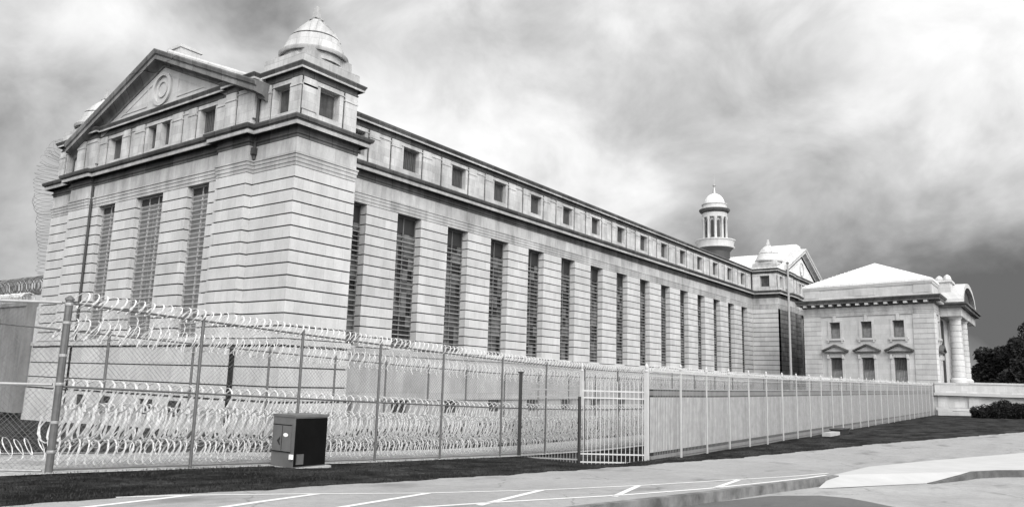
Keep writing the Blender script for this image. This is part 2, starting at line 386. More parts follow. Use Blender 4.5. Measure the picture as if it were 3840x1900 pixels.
def mk_window(parent, name, loc, rz, data):
    """frame mesh object (the part) with pane and grille as sub-parts; data = (frame_me, pane_me, grille_me)"""
    fo = bpy.data.objects.new(name, data[0]); col.objects.link(fo); fo.parent = parent; fo.location = Vector(loc) - parent.location; fo.rotation_euler = (0,0,rz)
    for nm, me in zip(('pane', 'grille' if len(data) > 3 else 'lower_pane', 'vent', 'sill'), data[1:]):
        if me is None: continue
        c = bpy.data.objects.new(nm, me); col.objects.link(c); c.parent = fo
    return fo
def me_of(mb, name, mat):
    me = bpy.data.meshes.new(name); me.from_pydata(mb.v, [], mb.f); me.materials.append(mat); return me
def tall_data(w, h, pane, step=.34, gl='grille', thick=.06, vent=.5):
    f = MB()
    f.box(-w/2, -w/2+.07, -.05, .1, 0, h); f.box(w/2-.07, w/2, -.05, .1, 0, h)
    f.box(-w/2+.07, w/2-.07, -.05, .1, 0, .08); f.box(-w/2+.07, w/2-.07, -.05, .1, h-.1, h)
    n = 2 if w < 3 else 3
    for i in range(1, n): f.box(-w/2+w*i/n-.04, -w/2+w*i/n+.04, -.03, .06, .08, h-.1)
    if gl == 'grille_pale':
        nx = int(w/1.2)
        for i in range(1, nx): f.box(-w/2+w*i/nx-.012, -w/2+w*i/nx+.012, .03, .05, .08, h-.1)
    p = MB(); p.box(-w/2+.05, w/2-.05, .061, .09, .05, h-vent)
    v_ = MB(); v_.box(-w/2+.05, w/2-.05, .02, .055, h-vent+.003, h-.03); s_l = MB(); s_l.box(-w/2+.01, w/2-.01, -.34, .1, -.12, -.005)
    b = MB(); k = 0; z = .3
    while z < h-vent-.1:
        b.box(-w/2+.02, w/2-.02, (-.11 if gl == 'grille' else -.075), -.055, z, z + (thick if k % 2 == 0 else thick*.6)); z += step; k += 1
    return me_of(f, 'sash_frame', M['sash' if gl == 'grille' else 'grille_pale']), me_of(p, 'pane', M[pane]), me_of(b, 'grille', M[gl]), me_of(v_, 'vent', M['black_paint']), me_of(s_l, 'sill', M['stone_plain'])
def attic_data(w, h, pane='glass_pale', rec=.3):
    f = MB()
    f.box(-w/2, -w/2+.07, -.04, .08, 0, h); f.box(w/2-.07, w/2, -.04, .08, 0, h)
    f.box(-w/2+.07, w/2-.07, -.04, .08, 0, .07); f.box(-w/2+.07, w/2-.07, -.04, .08, h-.08, h)
    nx = int(w/.18)
    for i in range(1, nx): f.box(-w/2+w*i/nx-.012, -w/2+w*i/nx+.012, -.03, .02, .07, h-.08)
    p = MB(); p.box(-w/2+.05, w/2-.05, .05, .075, .05, h-.05)
    return me_of(f, 'attic_sash_frame', M['sash']), me_of(p, 'pane', M[pane]), None
def board_data(w, h):
    f = MB()
    f.box(-w/2, -w/2+.08, -.04, .08, 0, h); f.box(w/2-.08, w/2, -.04, .08, 0, h)
    f.box(-w/2+.08, w/2-.08, -.04, .08, 0, .08); f.box(-w/2+.08, w/2-.08, -.04, .08, h-.08, h)
    p = MB(); p.box(-w/2+.05, w/2-.05, .05, .075, .05, h-.05)
    return me_of(f, 'boarded_frame', M['grille']), me_of(p, 'pane', M['board']), None

D_SIDE = tall_data(2.505, 9.69, 'glass', vent=1.25)
D_FM = tall_data(3.452, 9.69, 'glass_front', .30, 'grille_pale', .06)
D_FS = tall_data(2.412, 9.69, 'glass_front', .30, 'grille_pale', .06)
fb = MB(); fb.box(-.93, .93, -.04, .04, 0, .07); fb.box(-.93, .93, -.04, .04, .89, .96)
for i in range(8): fb.box(-.93+.258*i, -.88+.258*i, -.03, .03, .07, .89)
pb = MB(); pb.box(-.93, .93, .045, .07, .02, .94)
D_BW = (me_of(fb, 'basement_bars', M['dark_metal']), me_of(pb, 'pane', M['black_paint']), None)
fb = MB(); pb = MB(); fb.box(-.78,.78,-.04,.02,.02,.08); fb.box(-.78,.78,-.04,.02,.87,.93)
for i in range(7): fb.box(-.78+.25*i, -.74+.25*i, -.03, .01, .08, .87)
pb.box(-.78,.78,.02,.035,.03,.92)
D_BF = (me_of(fb, 'basement_bars', M['dark_metal']), me_of(pb, 'pane', M['black_paint']), None)
D_AT = attic_data(1.7, 1.68, 'attic_glass'); D_AM = attic_data(1.1, 1.68, 'attic_glass'); D_TB = board_data(1.46, 1.68); D_TS = board_data(1.5, 1.68)

class Build:
    def __init__(s, root):
        s.root = root
        s.wall = MB(); s.groove = MB(); s.fr = MB(); s.corn = MB(); s.att = MB(); s.attc = MB(); s.base = MB(); s.ped = MB(); s.rake = MB()
def facade(B, fr, W, aT, bP, wins, pj=.44, ct=.2, rz=0, jam=.4, attic_front=True, base=True, ped=True, zapex=24.55, t0=0):
    """gabled facade: tower (aT) | panel (bP) | centre with 3 windows | panel | tower.  wins=(wm,u,wn)"""
    m = W/2; wm, u, wn = wins
    mb, gb = B.wall, B.groove
    # towers on this face only as thin shells of depth 1.0
    zt, zb = Z0, 4.4
    for a0, a1 in ((t0, aT), (W-aT, W-t0)): rust(mb, gb, fr, a0, a1, 0, -1.2, zt, zb)
    for a0, a1 in ((aT, aT+bP), (W-aT-bP, W-aT)): rust(mb, gb, fr, a0, a1, pj, -1.2, zt, zb)
    op = [(m-u-wn, m-u), (m-wm/2, m+wm/2), (m+u, m+u+wn)]
    prev = aT+bP
    for a0, a1 in op + [(W-aT-bP, None)]:
        rust(mb, gb, fr, prev, a0, ct, -1.2, zt, zb); prev = a1
    for (a0, a1), d in zip(op, (D_FS, D_FM, D_FS)):
        fr.box(mb, a0, a1, -1.2, -.6, zb, zt)
        p = fr.p((a0+a1)/2, ct-jam, 4.5)
        mk_window(B.root, 'window', p, rz, d)
    if base:
        # base courses
        for a0, a1, b in ((t0, aT, 0), (aT, aT+bP, pj), (aT+bP, W-aT-bP, ct), (W-aT-bP, W-aT, pj), (W-aT, W-t0, 0)):
            e0 = -.22 if a0 == 0 else 0; e1 = .22 if a1 == W else 0
            fr.box(B.base, a0+e0, a1+e1, -1.2, b+.26, 4.06, 4.37)
            for z1, z0 in ((3.93, 2.87), (2.79, 1.81), (1.73, 1.02)):
                fr.box(B.base, a0+e0*.7, a1+e1*.7, -1.2, b+.16, z0, z1)
            fr.box(gb, a0+e0*.3, a1+e1*.3, -1.2, b+.08, -1.2, 4.07)
            if b == ct and a1 - a0 > 8 and ped and rz == 0:
                cur = a0
                for c in (m-5.8, m-2.6, m+2.6, m+5.8):
                    fr.box(B.base, cur, c-.8, -1.2, b+.22, -2.2, .9); cur = c+.8
                    fr.box(B.base, c-.8, c+.8, -1.2, b+.22, -2.2, -.25); fr.box(B.base, c-.8, c+.8, -1.2, b+.22, .7, .9)
                    mk_window(B.root, 'basement_window', fr.p(c, b+.09, -.25), rz, D_BF)
                fr.box(B.base, cur, a1, -1.2, b+.22, -2.2, .9)
            else:
                fr.box(B.base, a0+e0, a1+e1, -1.2, b+.22, -2.2, .9)
    # attic pieces between windows (b = -.15 recess)
    ab = -.15
    aw = [(aT/2-.73, aT/2+.73, D_TB, 0), (m-6.7, m-5.0, D_AT, ct), (m-1.42, m-.32, D_AM, ct), (m+.32, m+1.42, D_AM, ct), (m+5.0, m+6.7, D_AT, ct), (W-aT/2-.73, W-aT/2+.73, D_TB, 0)]
    segs = [(t0, aT, 0), (aT, aT+bP, pj), (aT+bP, W-aT-bP, ct), (W-aT-bP, W-aT, pj), (W-aT, W-t0, 0)]
    for s0, s1, b in segs:
        cur = s0
        for a0, a1, d, _ in aw:
            if a0 > s0 and a1 < s1:
                fr.box(B.att, cur, a0, -1.2, b+ab, 17.6, 19.3); cur = a1
                fr.box(B.att, a0, a1, -1.2, -.9, 17.6, 19.3)
                mk_window(B.root, 'attic_window', fr.p((a0+a1)/2, b+ab-.42, 17.61), rz, d)
        fr.box(B.att, cur, s1, -1.2, b+ab, 17.6, 19.3)
    def pil(a0, a1, b):
        fr.box(gb, a0-.075, a0-.005, b+ab-.05, b+ab+.012, 17.0, 19.58); fr.box(gb, a1+.005, a1+.05, b+ab-.05, b+ab+.012, 17.0, 19.58)
        fr.box(B.att, a0, a1, b+ab-.05, b+ab+.11, 17.003, 19.02)
        fr.box(B.att, a0-.04, a1+.04, b+ab-.05, b+ab+.15, 19.02, 19.14)
        fr.box(B.att, a0, a1, b+ab-.05, b+ab+.10, 19.14, 19.56)
    for c, b in ((m-5.85, ct), (m+5.85, ct)):
        pil(c-2.1, c-1.2, b); pil(c+1.2, c+2.1, b)
    pil(m-3.0, m-1.8, ct); pil(m+1.8, m+3.0, ct); 
    for c in (aT+bP/2, W-aT-bP/2): pil(c-1.35, c-.25, pj); 
    for c, s in ((aT/2, 1), (W-aT/2, -1)):
        pil(c-1.85, c-.95, 0); pil(c+.95, c+1.85, 0)
    if ped:
        # tympanum and raking cornice
        rise = .405; half = W/2-3.1; 
        def prism(mb_, pts, bo, bi):   # polygon in (a,z) extruded in b
            n = len(pts); mb_.add([fr.p(a, bo, z) for a, z in pts] + [fr.p(a, bi, z) for a, z in pts],
                [tuple(range(n))[::-1], tuple(range(n, 2*n))] + [(i, (i+1) % n, (i+1) % n + n, i+n) for i in range(n)])
        za = zapex - .1
        prism(B.ped, [(m-half+.6, 20.2), (m+half-.6, 20.2), (m, za-.45)], .06, -.5)
        # raised band frames on the tympanum
        def band(half_, zbase, wd, b0, b1):
            zt_ = zbase + half_*rise
            o_ = [(m-half_, zbase), (m+half_, zbase), (m, zt_)]
            hi = half_-wd*3.2; i_ = [(m-hi, zbase+wd), (m+hi, zbase+wd), (m, zbase+wd+hi*rise)]
            for k in range(3):
                k2 = (k+1) % 3
                prism(B.ped, [o_[k], o_[k2], i_[k2], i_[k]], b0, b1)
        band(7.9, 20.5, .16, .12, .05)
        # side triangular panels framed round the roundel
        for sg in (-1, 1):
            P3 = [(m+sg*1.9, 20.85), (m+sg*6.1, 20.85), (m+sg*1.9, 22.55)]
            P4 = [(m+sg*1.98, 20.93), (m+sg*5.7, 20.93), (m+sg*1.98, 22.42)]
            for k in range(3):
                k2 = (k+1) % 3; prism(B.ped, [P3[k], P3[k2], P4[k2], P4[k]], .105, .05)
        # roundel
        cz = 21.8; nn = 36
        for r0, r1, bo in ((.95, 1.22, .22), (.50, .60, .14)):
            for i in range(nn):
                t0_, t1_ = 2*math.pi*i/nn, 2*math.pi*(i+1)/nn
                prism(B.ped, [(m+r0*math.cos(t0_), cz+r0*math.sin(t0_)), (m+r1*math.cos(t0_), cz+r1*math.sin(t0_)), (m+r1*math.cos(t1_), cz+r1*math.sin(t1_)), (m+r0*math.cos(t1_), cz+r0*math.sin(t1_))], bo, .05)
        prof = [(-.6,-1.15),(.16,-1.15),(.2,-1.08),(.2,-.98),(.3,-.9),(.42,-.84),(.78,-.82),(.78,-.78),(.86,-.78),(.86,-.55),(.82,-.52),(.84,-.44),(.94,-.38),(1.02,-.16),(1.02,-.08),(-.6,-.02)]
        for sg in (-1, 1):
            rows = []
            for t in (half+.02, 0):
                rows.append([fr.p(m+sg*t, b, zapex + dz - rise*t) for b, dz in prof + [prof[0]]])
            B.rake.grid(rows)
            B.rake.add(rows[0][:-1], [tuple(range(len(prof)))])
            # raised course blocks along the rake top (coping)
            k = 0; t = half-.5
            while t > .7:
                t2 = max(.3, t-1.5)
                rr = [[fr.p(m+sg*q_, b, zapex+dz-rise*q_) for b, dz in ((-.75,-.1),(-.75,.22),(.12,.22),(.2,.1),(.2,-.06),(-.75,-.1))] for q_ in (t, t2+.05)]
                B.ped.grid(rr); B.ped.add(rr[0][:-1], [(0,1,2,3,4)]); B.ped.add(rr[1][:-1], [(4,3,2,1,0)]); t = t2
            # frieze band under the rake
            rr = [[fr.p(m+sg*q_, b, zapex+dz-rise*q_) for b, dz in ((.05,-1.62),(.1,-1.62),(.1,-1.1),(.05,-1.1))] for q_ in (half-1.2, 0)]
            B.ped.grid(rr)
        fr.box(B.ped, m-.8, m+.8, -2.0, -.45, 24.0, 24.95); fr.box(B.ped, m-.88, m+.88, -2.1, -.37, 24.95, 25.15)

def dome(root, c, zb, s=1.0, hx=1.87, hy=2.17, lab=None, mat='frieze'):
    """stone dome on a square block with corner wings; returns nothing"""
    mb = MB(); cx, cy = c
    mb.box(cx-hx, cx+hx, cy-hy, cy+hy, zb, zb+.72)
    mb.box(cx-hx+.03, cx+hx-.75, cy-hy+.03, cy+hy-.85, zb+.72, zb+.95)
    mb.build('parapet', M['frieze'], root, off=(-root.location.x, -root.location.y, -root.location.z))
    d = MB()
    d.box(cx-1.66, cx+1.66, cy-1.66, cy+1.66, zb+.7, zb+1.36)
    d.lathe(c, [(1.84*s,zb+.9),(1.84*s,zb+1.40),(1.98*s,zb+1.40),(1.98*s,zb+1.33),(2.06*s,zb+1.33),(2.12*s,zb+1.45),(2.12*s,zb+1.55),(2.0*s,zb+1.6),(1.84*s,zb+1.92),(1.68*s,zb+2.3),(1.57*s,zb+2.58),(1.40*s,zb+2.59),(1.40*s,zb+2.69),(1.50*s,zb+2.70)], 56)
    up = [(1.50*s,zb+2.7),(1.38*s,zb+2.84),(1.25*s,zb+3.05),(1.05*s,zb+3.3),(.8*s,zb+3.55),(.6*s,zb+3.72),(.45*s,zb+3.86),(.4*s,zb+3.93)]
    d.lathe(c, up, 56)
    for k in range(4):
        an = math.pi/4 + k*math.pi/2
        rows = []
        for w in (-.17, .17):
            rows.append([(cx + (r+.05)*math.cos(an) - w*min(1,.4+r)*math.sin(an), cy + (r+.05)*math.sin(an) + w*min(1,.4+r)*math.cos(an), z+.03) for r, z in [(1.52*s, zb+2.62)]+up])
        d.grid(rows)
        for q in (0, 1):
            d.grid([rows[q], [(cx+(p[0]-cx)*.93, cy+(p[1]-cy)*.93, p[2]-.06) for p in rows[q]]])
    do = d.build('dome', M[mat], root, True, off=(-root.location.x, -root.location.y, -root.location.z))
    f = MB()
    f.lathe(c, [(.42,zb+3.93),(.34,zb+4.02),(.3,zb+4.08)], 20)
    f.box(cx-.33, cx+.33, cy-.33, cy+.33, zb+4.06, zb+4.14)
    f.hexa([(cx-.2,cy-.2,zb+4.14),(cx+.2,cy-.2,zb+4.14),(cx+.2,cy+.2,zb+4.14),(cx-.2,cy+.2,zb+4.14)],
           [(cx-.12,cy-.12,zb+4.95),(cx+.12,cy-.12,zb+4.95),(cx+.12,cy+.12,zb+4.95),(cx-.12,cy+.12,zb+4.95)])
    f.build('finial', M[mat], do)

# =================================================================== CELL HOUSE
ch = thing('cell_house', 'long pale stone cell house with pedimented end and a row of tall barred windows', 'prison building', (-15, 40, 0))
OFF = (15, -40, 0)
B = Build(ch)
W = 30.23; XW = -3.89; XB = -26.34; YE = 89.26
FF = Fr((-W, 0), (1, 0), (0, -1)); FS = Fr((0, 0), (0, 1), (1, 0))
facade(B, FF, W, 3.93, 3.1, (3.452, 4.607, 2.412), t0=0)
# tower return faces: right tower solid, left tower solid
T = 4.54
rust(B.wall, B.groove, FS, 1.2, T, 0, XW, Z0, 4.4)
FL = Fr((-W, 0), (0, 1), (-1, 0)); rust(B.wall, B.groove, FL, 1.2, T, 0, -3.9, Z0, 4.4)
FS.box(B.base, 1.2, T+.22, -3.9, .26, 4.06, 4.37)
for z1, z0 in ((3.93, 2.87), (2.79, 1.81), (1.73, 1.02)): FS.box(B.base, 1.2, T+.15, -3.9, .16, z0, z1)
FS.box(B.groove, 1.2, T+.07, -3.9, .08, -1.2, 4.07); FS.box(B.base, 1.2, T+.22, -3.9, .22, -1.3, .9)
FL.box(B.base, 1.2, T, -3.9, .2, -1.3, 4.37)
# long side: piers between windows
y0, s_, w_ = 1.144, 5.549, 2.505
prev = T
for k in range(1, 16):
    a0 = y0 + s_*k; a1 = a0 + w_
    rust(B.wall, B.groove, FS, prev, a0, XW, XW-.95, Z0, 4.4)
    FS.box(B.wall, a0, a1, XW-1.2, XW-.9, 4.4, Z0)
    mk_window(ch, 'window', (XW-.62, (a0+a1)/2, 4.5), R(90), D_SIDE)
    prev = a1
rust(B.wall, B.groove, FS, prev, YE, XW, XW-.95, Z0, 4.4)
# plain lower wall with basement openings under every bay
lo = MB()
FS.box(lo, T, YE, XW-.95, XW+.10, 3.95, 4.37); FS.box(lo, T, YE, XW-.95, XW+.02, 1.05, 3.95)
FS.box(lo, T, YE, XW-.95, XW+.14, .88, 1.05)
bw = MB(); prev = T
for k in range(1, 16):
    c = y0 + s_*k + w_/2
    FS.box(lo, prev, c-.95, XW-.95, XW+.02, -.1, .88); prev = c+.95
    FS.box(lo, c-.95, c+.95, XW-.95, XW-.6, -.1, .88)
FS.box(lo, prev, YE, XW-.95, XW+.02, -.1, .88)
FS.box(lo, T, YE, XW-.95, XW+.1, -1.3, -.1)
lo.build('base_wall', M['stucco'], ch, off=OFF)
for k in range(1, 16):
    mk_window(ch, 'basement_window', (XW-.4, y0+s_*k+w_/2, -.08), R(90), D_BW)
# inner masses
B.wall.box(XB, XW-.96, 1.25, YE, -1, 14.15)
FLW = Fr((XB, 0), (0, 1), (-1, 0))
FLW.box(B.wall, T, YE, -.05, 0, -1, 14.2)
PATH = [(XB,YE),(XB,T),(-W,T),(-W,0),(-W+3.93,0),(-W+3.93,-.44),(-W+7.03,-.44),(-W+7.03,-.2),(-7.03,-.2),(-7.03,-.44),(-3.93,-.44),(-3.93,0),(0,0),(0,T),(XW,T),(XW,YE)]
def inset(path, d):
    P = [Vector(p) for p in path]; out = []
    nr = lambda v: Vector((v.y, -v.x))
    for i in range(len(P)):
        d0 = (P[i]-P[i-1]).normalized() if i > 0 else (P[1]-P[0]).normalized()
        d1 = (P[i+1]-P[i]).normalized() if i < len(P)-1 else d0
        n0, n1 = nr(d0), nr(d1); m = (n0+n1)/max(.2, 1+n0.dot(n1)); out.append((P[i].x - m.x*d, P[i].y - m.y*d))
    return out
B.fas = MB(); sweep(B.fr, PATH, ENT); sweep(B.corn, PATH, CORN); sweep(B.corn, PATH, CRWN); sweep(B.fas, PATH, FASC)
AP = inset(PATH, .15); sweep(B.att, AP, ATB); sweep(B.att, AP, ATT); sweep(B.attc, AP, ATC); sweep(B.attc, AP, ATK); sweep(B.fas, AP, ATF); B.fas.build('cornice_fascia', M['frieze'], ch, off=OFF)
# long attic: windows with pilasters
aw0 = T; ab = XW-.15; prev = T
for k in range(1, 16):
    c = y0 + s_*k + w_/2
    FS.box(B.att, prev, c-.85, ab-.8, ab, 17.6, 19.3); prev = c+.85
    FS.box(B.att, c-.85, c+.85, ab-.8, ab-.6, 17.6, 19.3)
    mk_window(ch, 'attic_window', (ab-.4, c, 17.61), R(90), D_AT)
    for q in (c-2.15, c+1.2):
        FS.box(B.groove, q-.08, q-.005, ab-.05, ab+.012, 17.0, 19.58); FS.box(B.groove, q+.955, q+1.0, ab-.05, ab+.012, 17.0, 19.58)
        FS.box(B.att, q, q+.95, ab-.05, ab+.11, 17.003, 19.02); FS.box(B.att, q-.04, q+.99, ab-.05, ab+.15, 19.02, 19.14); FS.box(B.att, q, q+.95, ab-.05, ab+.10, 19.14, 19.56)
FS.box(B.att, prev, YE, ab-.8, ab, 17.6, 19.3)
# tower side attic face (+X and its mirror), window hole
for fr, b in ((FS, -.15),):
    fr.box(B.att, .15, T/2-.75, -.9, b, 17.6, 19.3); fr.box(B.att, T/2+.75, T-.15, -.9, b, 17.6, 19.3)
    fr.box(B.att, T/2-.75, T/2+.75, -.9, -.8, 17.6, 19.3)
    mk_window(ch, 'attic_window', (-.15-.42, T/2, 17.61), R(90), D_TS)
    for q in (.2, T-1.15):
        fr.box(B.groove, q-.07, q-.005, b-.05, b+.012, 17.0, 19.58); fr.box(B.groove, q+.955, q+1.01, b-.05, b+.012, 17.0, 19.58)
        fr.box(B.att, q, q+.95, b-.05, b+.11, 17.003, 19.02); fr.box(B.att, q-.04, q+.99, b-.05, b+.15, 19.02, 19.14); fr.box(B.att, q, q+.95, b-.05, b+.10, 19.14, 19.56)
B.att.box(-3.9, -1.0, 1.3, T-.15, 17.0, 20.3); B.att.box(-W+.15, -W+3.9, 1.3, T-.15, 17.0, 20.3)
B.wall.build('wall', M['stone'], ch, off=OFF); B.groove.build('recessed_joints', M['groove'], ch, off=OFF)
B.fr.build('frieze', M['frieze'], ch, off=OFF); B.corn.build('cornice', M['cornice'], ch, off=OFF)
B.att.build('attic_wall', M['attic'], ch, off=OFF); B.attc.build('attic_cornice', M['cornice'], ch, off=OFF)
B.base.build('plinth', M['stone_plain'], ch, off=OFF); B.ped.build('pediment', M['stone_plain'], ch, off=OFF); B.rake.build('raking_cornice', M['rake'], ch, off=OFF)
rf = MB(); zr = 23.9; ze = 20.3
rf.add([(XB-.3,1.5,ze),(XW+.25,1.5,ze),(-15.12,1.5,zr),(XB-.3,YE,ze),(XW+.25,YE,ze),(-15.12,YE,zr)], [(0,1,2),(3,5,4),(1,4,5,2),(0,2,5,3),(0,3,4,1)])
# slate eaves roll that shows above the attic cornice
rf.add([(XW+.24,T,20.37),(XW-.5,T,20.75),(XW-1.0,T,20.75),(XW+.24,YE,20.37),(XW-.5,YE,20.75),(XW-1.0,YE,20.75)], [(0,3,4,1),(1,4,5,2),(0,1,2)])
rf.build('roof', M['slate'], ch, off=OFF)
dome(ch, (-1.965, T/2), 20.3); dome(ch, (-W+1.965, T/2), 20.3)
dp = MB(); dp.tube([(-W+7.14,-.3,4.4),(-W+7.12,-.32,15.8)], .09, 8); dp.build('downpipe', M['dark_metal'], ch, off=OFF)
dp = MB(); dp.tube([(-3.82,-.1,15.0),(-3.82,-.1,20.2)], .09, 8); dp.box(-3.92,-3.66,-.3,-.01,15.3,15.7); dp.build('downpipe', M['dark_metal'], ch, off=OFF)

# =================================================================== CENTRAL BLOCK
cbk = thing('central_block', 'taller stone central block with white metal roof, small dome and side gable behind the pavilion', 'prison building', (-12, 102, 0))
OFC = (12, -102, 0); Wc = 25.9
B = Build(cbk); FC = Fr((0, YE), (0, 1), (1, 0)); FCf = Fr((XW, YE), (1, 0), (0, -1))
facade(B, FC, Wc, 4.54, 2.9, (2.6, 3.6, 2.0), rz=R(90), zapex=25.3)
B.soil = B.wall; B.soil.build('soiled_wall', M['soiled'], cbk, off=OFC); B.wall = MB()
rust(B.wall, B.groove, FCf, 0, 3.89, .01, -1.0, Z0, 4.4)
FCf.box(B.wall, 2.69, 3.88, -1.2, .004, 4.4, 4.5)
FCf.box(B.base, 0, 4.05, -1.2, .2, -1.3, 4.37)
pc = [(XW, YE), (0, YE), (0, YE+4.54), (.44, YE+4.54), (.44, YE+7.44), (.2, YE+7.44), (.2, YE+18.46), (.44, YE+18.46), (.44, YE+21.36), (0, YE+21.36), (0, YE+25.9), (-12, YE+25.9)]
B.fas = MB(); sweep(B.fr, pc, ENT); sweep(B.corn, pc, CORN); sweep(B.corn, pc, CRWN); sweep(B.fas, pc, FASC); ap = inset(pc, .15)
sweep(B.att, ap, ATB); sweep(B.att, ap, ATT); sweep(B.attc, ap, ATC); sweep(B.attc, ap, ATK); sweep(B.fas, ap, ATF); B.fas.build('cornice_fascia', M['frieze'], cbk, off=OFC)
FCf.box(B.att, 0, 1.2, -.9, -.15, 17.6, 19.3); FCf.box(B.att, 2.69, 3.74, -.9, -.15, 17.6, 19.3); FCf.box(B.att, 1.2, 2.69, -.9, -.8, 17.6, 19.3)
mk_window(cbk, 'attic_window', (XW+1.945, YE+.55, 17.61), 0, D_TB)
for q in (.15, 2.75): FCf.box(B.att, q, q+.95, -.2, -.04, 17.003, 19.05)
B.wall.box(-30, -1.21, YE+1.25, YE+25.8, -1, 14.15); B.att.box(-30, -.95, YE+1.0, YE+25.8, 14.2, 20.2)
for nm, m_, mt in (('wall', B.wall, 'stone'), ('recessed_joints', B.groove, 'groove'), ('frieze', B.fr, 'frieze'), ('cornice', B.corn, 'cornice'), ('attic_wall', B.att, 'attic'), ('attic_cornice', B.attc, 'cornice'), ('plinth', B.base, 'stone_plain'), ('pediment', B.ped, 'pav'), ('raking_cornice', B.rake, 'pav')):
    m_.build(nm, M[mt], cbk, off=OFC)
rf = MB(); ym = YE+Wc/2
rf.add([(-30,YE-.2,20.4),(.1,YE-.2,20.4),(.1,ym,24.75),(-30,ym,24.75),(.1,YE+Wc+.2,20.4),(-30,YE+Wc+.2,20.4)], [(0,1,2,3),(3,2,4,5),(0,3,5),(1,4,2)])
for i in range(60):
    x = -29.8 + i*.5
    rf.add([(x,YE-.2,20.44),(x+.05,YE-.2,20.44),(x+.05,ym,24.79),(x,ym,24.79),(x,YE-.2,20.39),(x+.05,YE-.2,20.39),(x+.05,ym,24.74),(x,ym,24.74)], [(0,1,2,3),(0,3,7,4),(1,5,6,2),(0,4,5,1)])
rf.box(-4.5, -.3, ym-1.2, ym+1.2, 24.2, 25.9)
rf.build('roof', M['roofmetal'], cbk, off=OFC)
dome(cbk, (-1.945, YE+2.27), 20.3, mat='pav')
# cupola
cu = thing('cupola', 'round lantern tower with arcade, balcony ring, white dome and spike above the roof ridge', 'cupola', (-13.8, 100.1, 20))
C0 = (0, 0)
nk = MB(); nk.lathe(C0, [(2.5,0),(2.5,5.4),(2.9,5.9),(3.25,6.2)], 32); nk.build('neck', M['dark_metal'], cu, True)
bl = MB(); bl.lathe(C0, [(1.9,6.0),(3.3,6.05),(3.35,6.25),(3.15,6.3),(3.15,6.6),(3.3,7.25),(3.5,7.32),(3.5,7.45),(3.3,7.5),(3.3,7.42),(2.3,7.4)], 40); bl.build('balcony', M['stone_plain'], cu, True)
co = MB(); co.lathe(C0, [(1.62,7.4),(1.62,12.3)], 32); 
for i in range(12): pass
co.build('core', M['stone_plain'], cu, True)
arc = MB(); arc.lathe(C0, [(1.7,11.5),(2.15,11.5),(2.15,12.3),(1.7,12.3)], 32); arc.build('arcade_ring', M['stone_plain'], cu, True)
for i in range(10):
    an = 2*math.pi*i/10 + .12
    c_ = MB(); q = (1.98*math.cos(an), 1.98*math.sin(an))
    c_.lathe(q, [(.3,7.42),(.3,7.6),(.22,7.66),(.2,11.0),(.3,11.15),(.32,11.5)], 10); c_.build('column', M['stone_plain'], cu, True)
for i in range(10):
    an = 2*math.pi*(i+.5)/10 + .12
    w = MB(); ca, sa = math.cos(an), math.sin(an)
    pts = [(-.24,7.9),(.24,7.9),(.24,10.7)] + [(.24*math.cos(t), 10.7+.26*math.sin(t)) for t in [math.pi*k/6 for k in range(1,6)]] + [(-.24,10.7)]
    f3 = lambda r, a, z: (r*ca - a*sa, r*sa + a*ca, z)
    n = len(pts); w.add([f3(1.7,a,z) for a,z in pts]+[f3(1.5,a,z) for a,z in pts], [tuple(range(n))]+[(i_,(i_+1)%n,(i_+1)%n+n,i_+n) for i_ in range(n)])
    w.build('arched_opening', M['black_paint'], cu)
cr = MB(); cr.lathe(C0, [(2.0,12.25),(2.2,12.3),(2.25,12.5),(2.5,12.55),(2.65,12.8),(2.65,12.95),(2.2,13.0)], 40); cr.build('cornice', M['cornice'], cu, True)
pr = MB(); pr.lathe(C0, [(2.2,12.95),(2.25,13.1),(2.15,13.3),(2.1,13.75),(2.2,13.8),(2.2,13.95),(1.9,14.0)], 40); pr.build('parapet', M['stone_plain'], cu, True)
dm = MB(); dm.lathe(C0, [(1.75,13.9),(1.75,14.2),(1.7,14.5),(1.52,14.95),(1.2,15.4),(.8,15.7),(.4,15.88),(.3,15.92)], 40); dmo = dm.build('dome', M['roofmetal'], cu, True)
fi = MB(); fi.lathe(C0, [(.42,15.85),(.3,16.1),(.22,16.6),(.12,17.0),(.1,17.2)], 14); fi.lathe(C0, [(.02,17.15),(.22,17.3),(.26,17.42),(.2,17.56),(.06,17.66),(.035,17.7),(.02,19.6)], 12); fi.build('finial', M['galv_light'], dmo, True)

# =================================================================== PAVILION
sf = 1.1545
Pl = Vector((5.9, 80.9)); e = Vector((.9809, -.1945)); n_ = Vector((e.y, -e.x)); LP = 16.39
Pr = Pl + e*LP
pv = thing('pavilion', 'square two-storey stone pavilion with white hipped roof, right of the cell house', 'prison building', (14, 90, 0))
OFP = (-14, -90, 0)
FP = Fr(tuple(Pl), tuple(e), tuple(n_)); FPs = Fr(tuple(Pr), (0,1), (1,0))
wl, gb, cn, tr = MB(), MB(), MB(), MB()
zt = 11.95; dp_ = 26
cxs = [4.22, 8.28, 12.2]
def prust(fr, a0, a1, bo, bi, z1, z0):
    z = z1
    while z > z0+.05:
        zb = max(z0, z-.62); fr.box(wl, a0, a1, bi, bo, zb+.02, z-.02); z = zb
    g_ = MB(); fr.box(g_, a0+.05, a1-.05, bi+.03, bo-.045, z0, z1); g_.build('recessed_joints', M['wallband'], pv, off=OFP)
prust(FP, 0, 2.35, 0, -.8, zt, 2.0); prust(FP, 13.95, LP, 0, -.8, zt, 2.0)
prust(FPs, .8, 1.6, 0, -.8, zt, 2.0); prust(FPs, 22, 24, 0, -.8, zt, 2.0)
FP.box(wl, 0, LP, -.8, .12, -1, 2.0); FPs.box(wl, .8, dp_, -.8, .12, -1, 2.0)
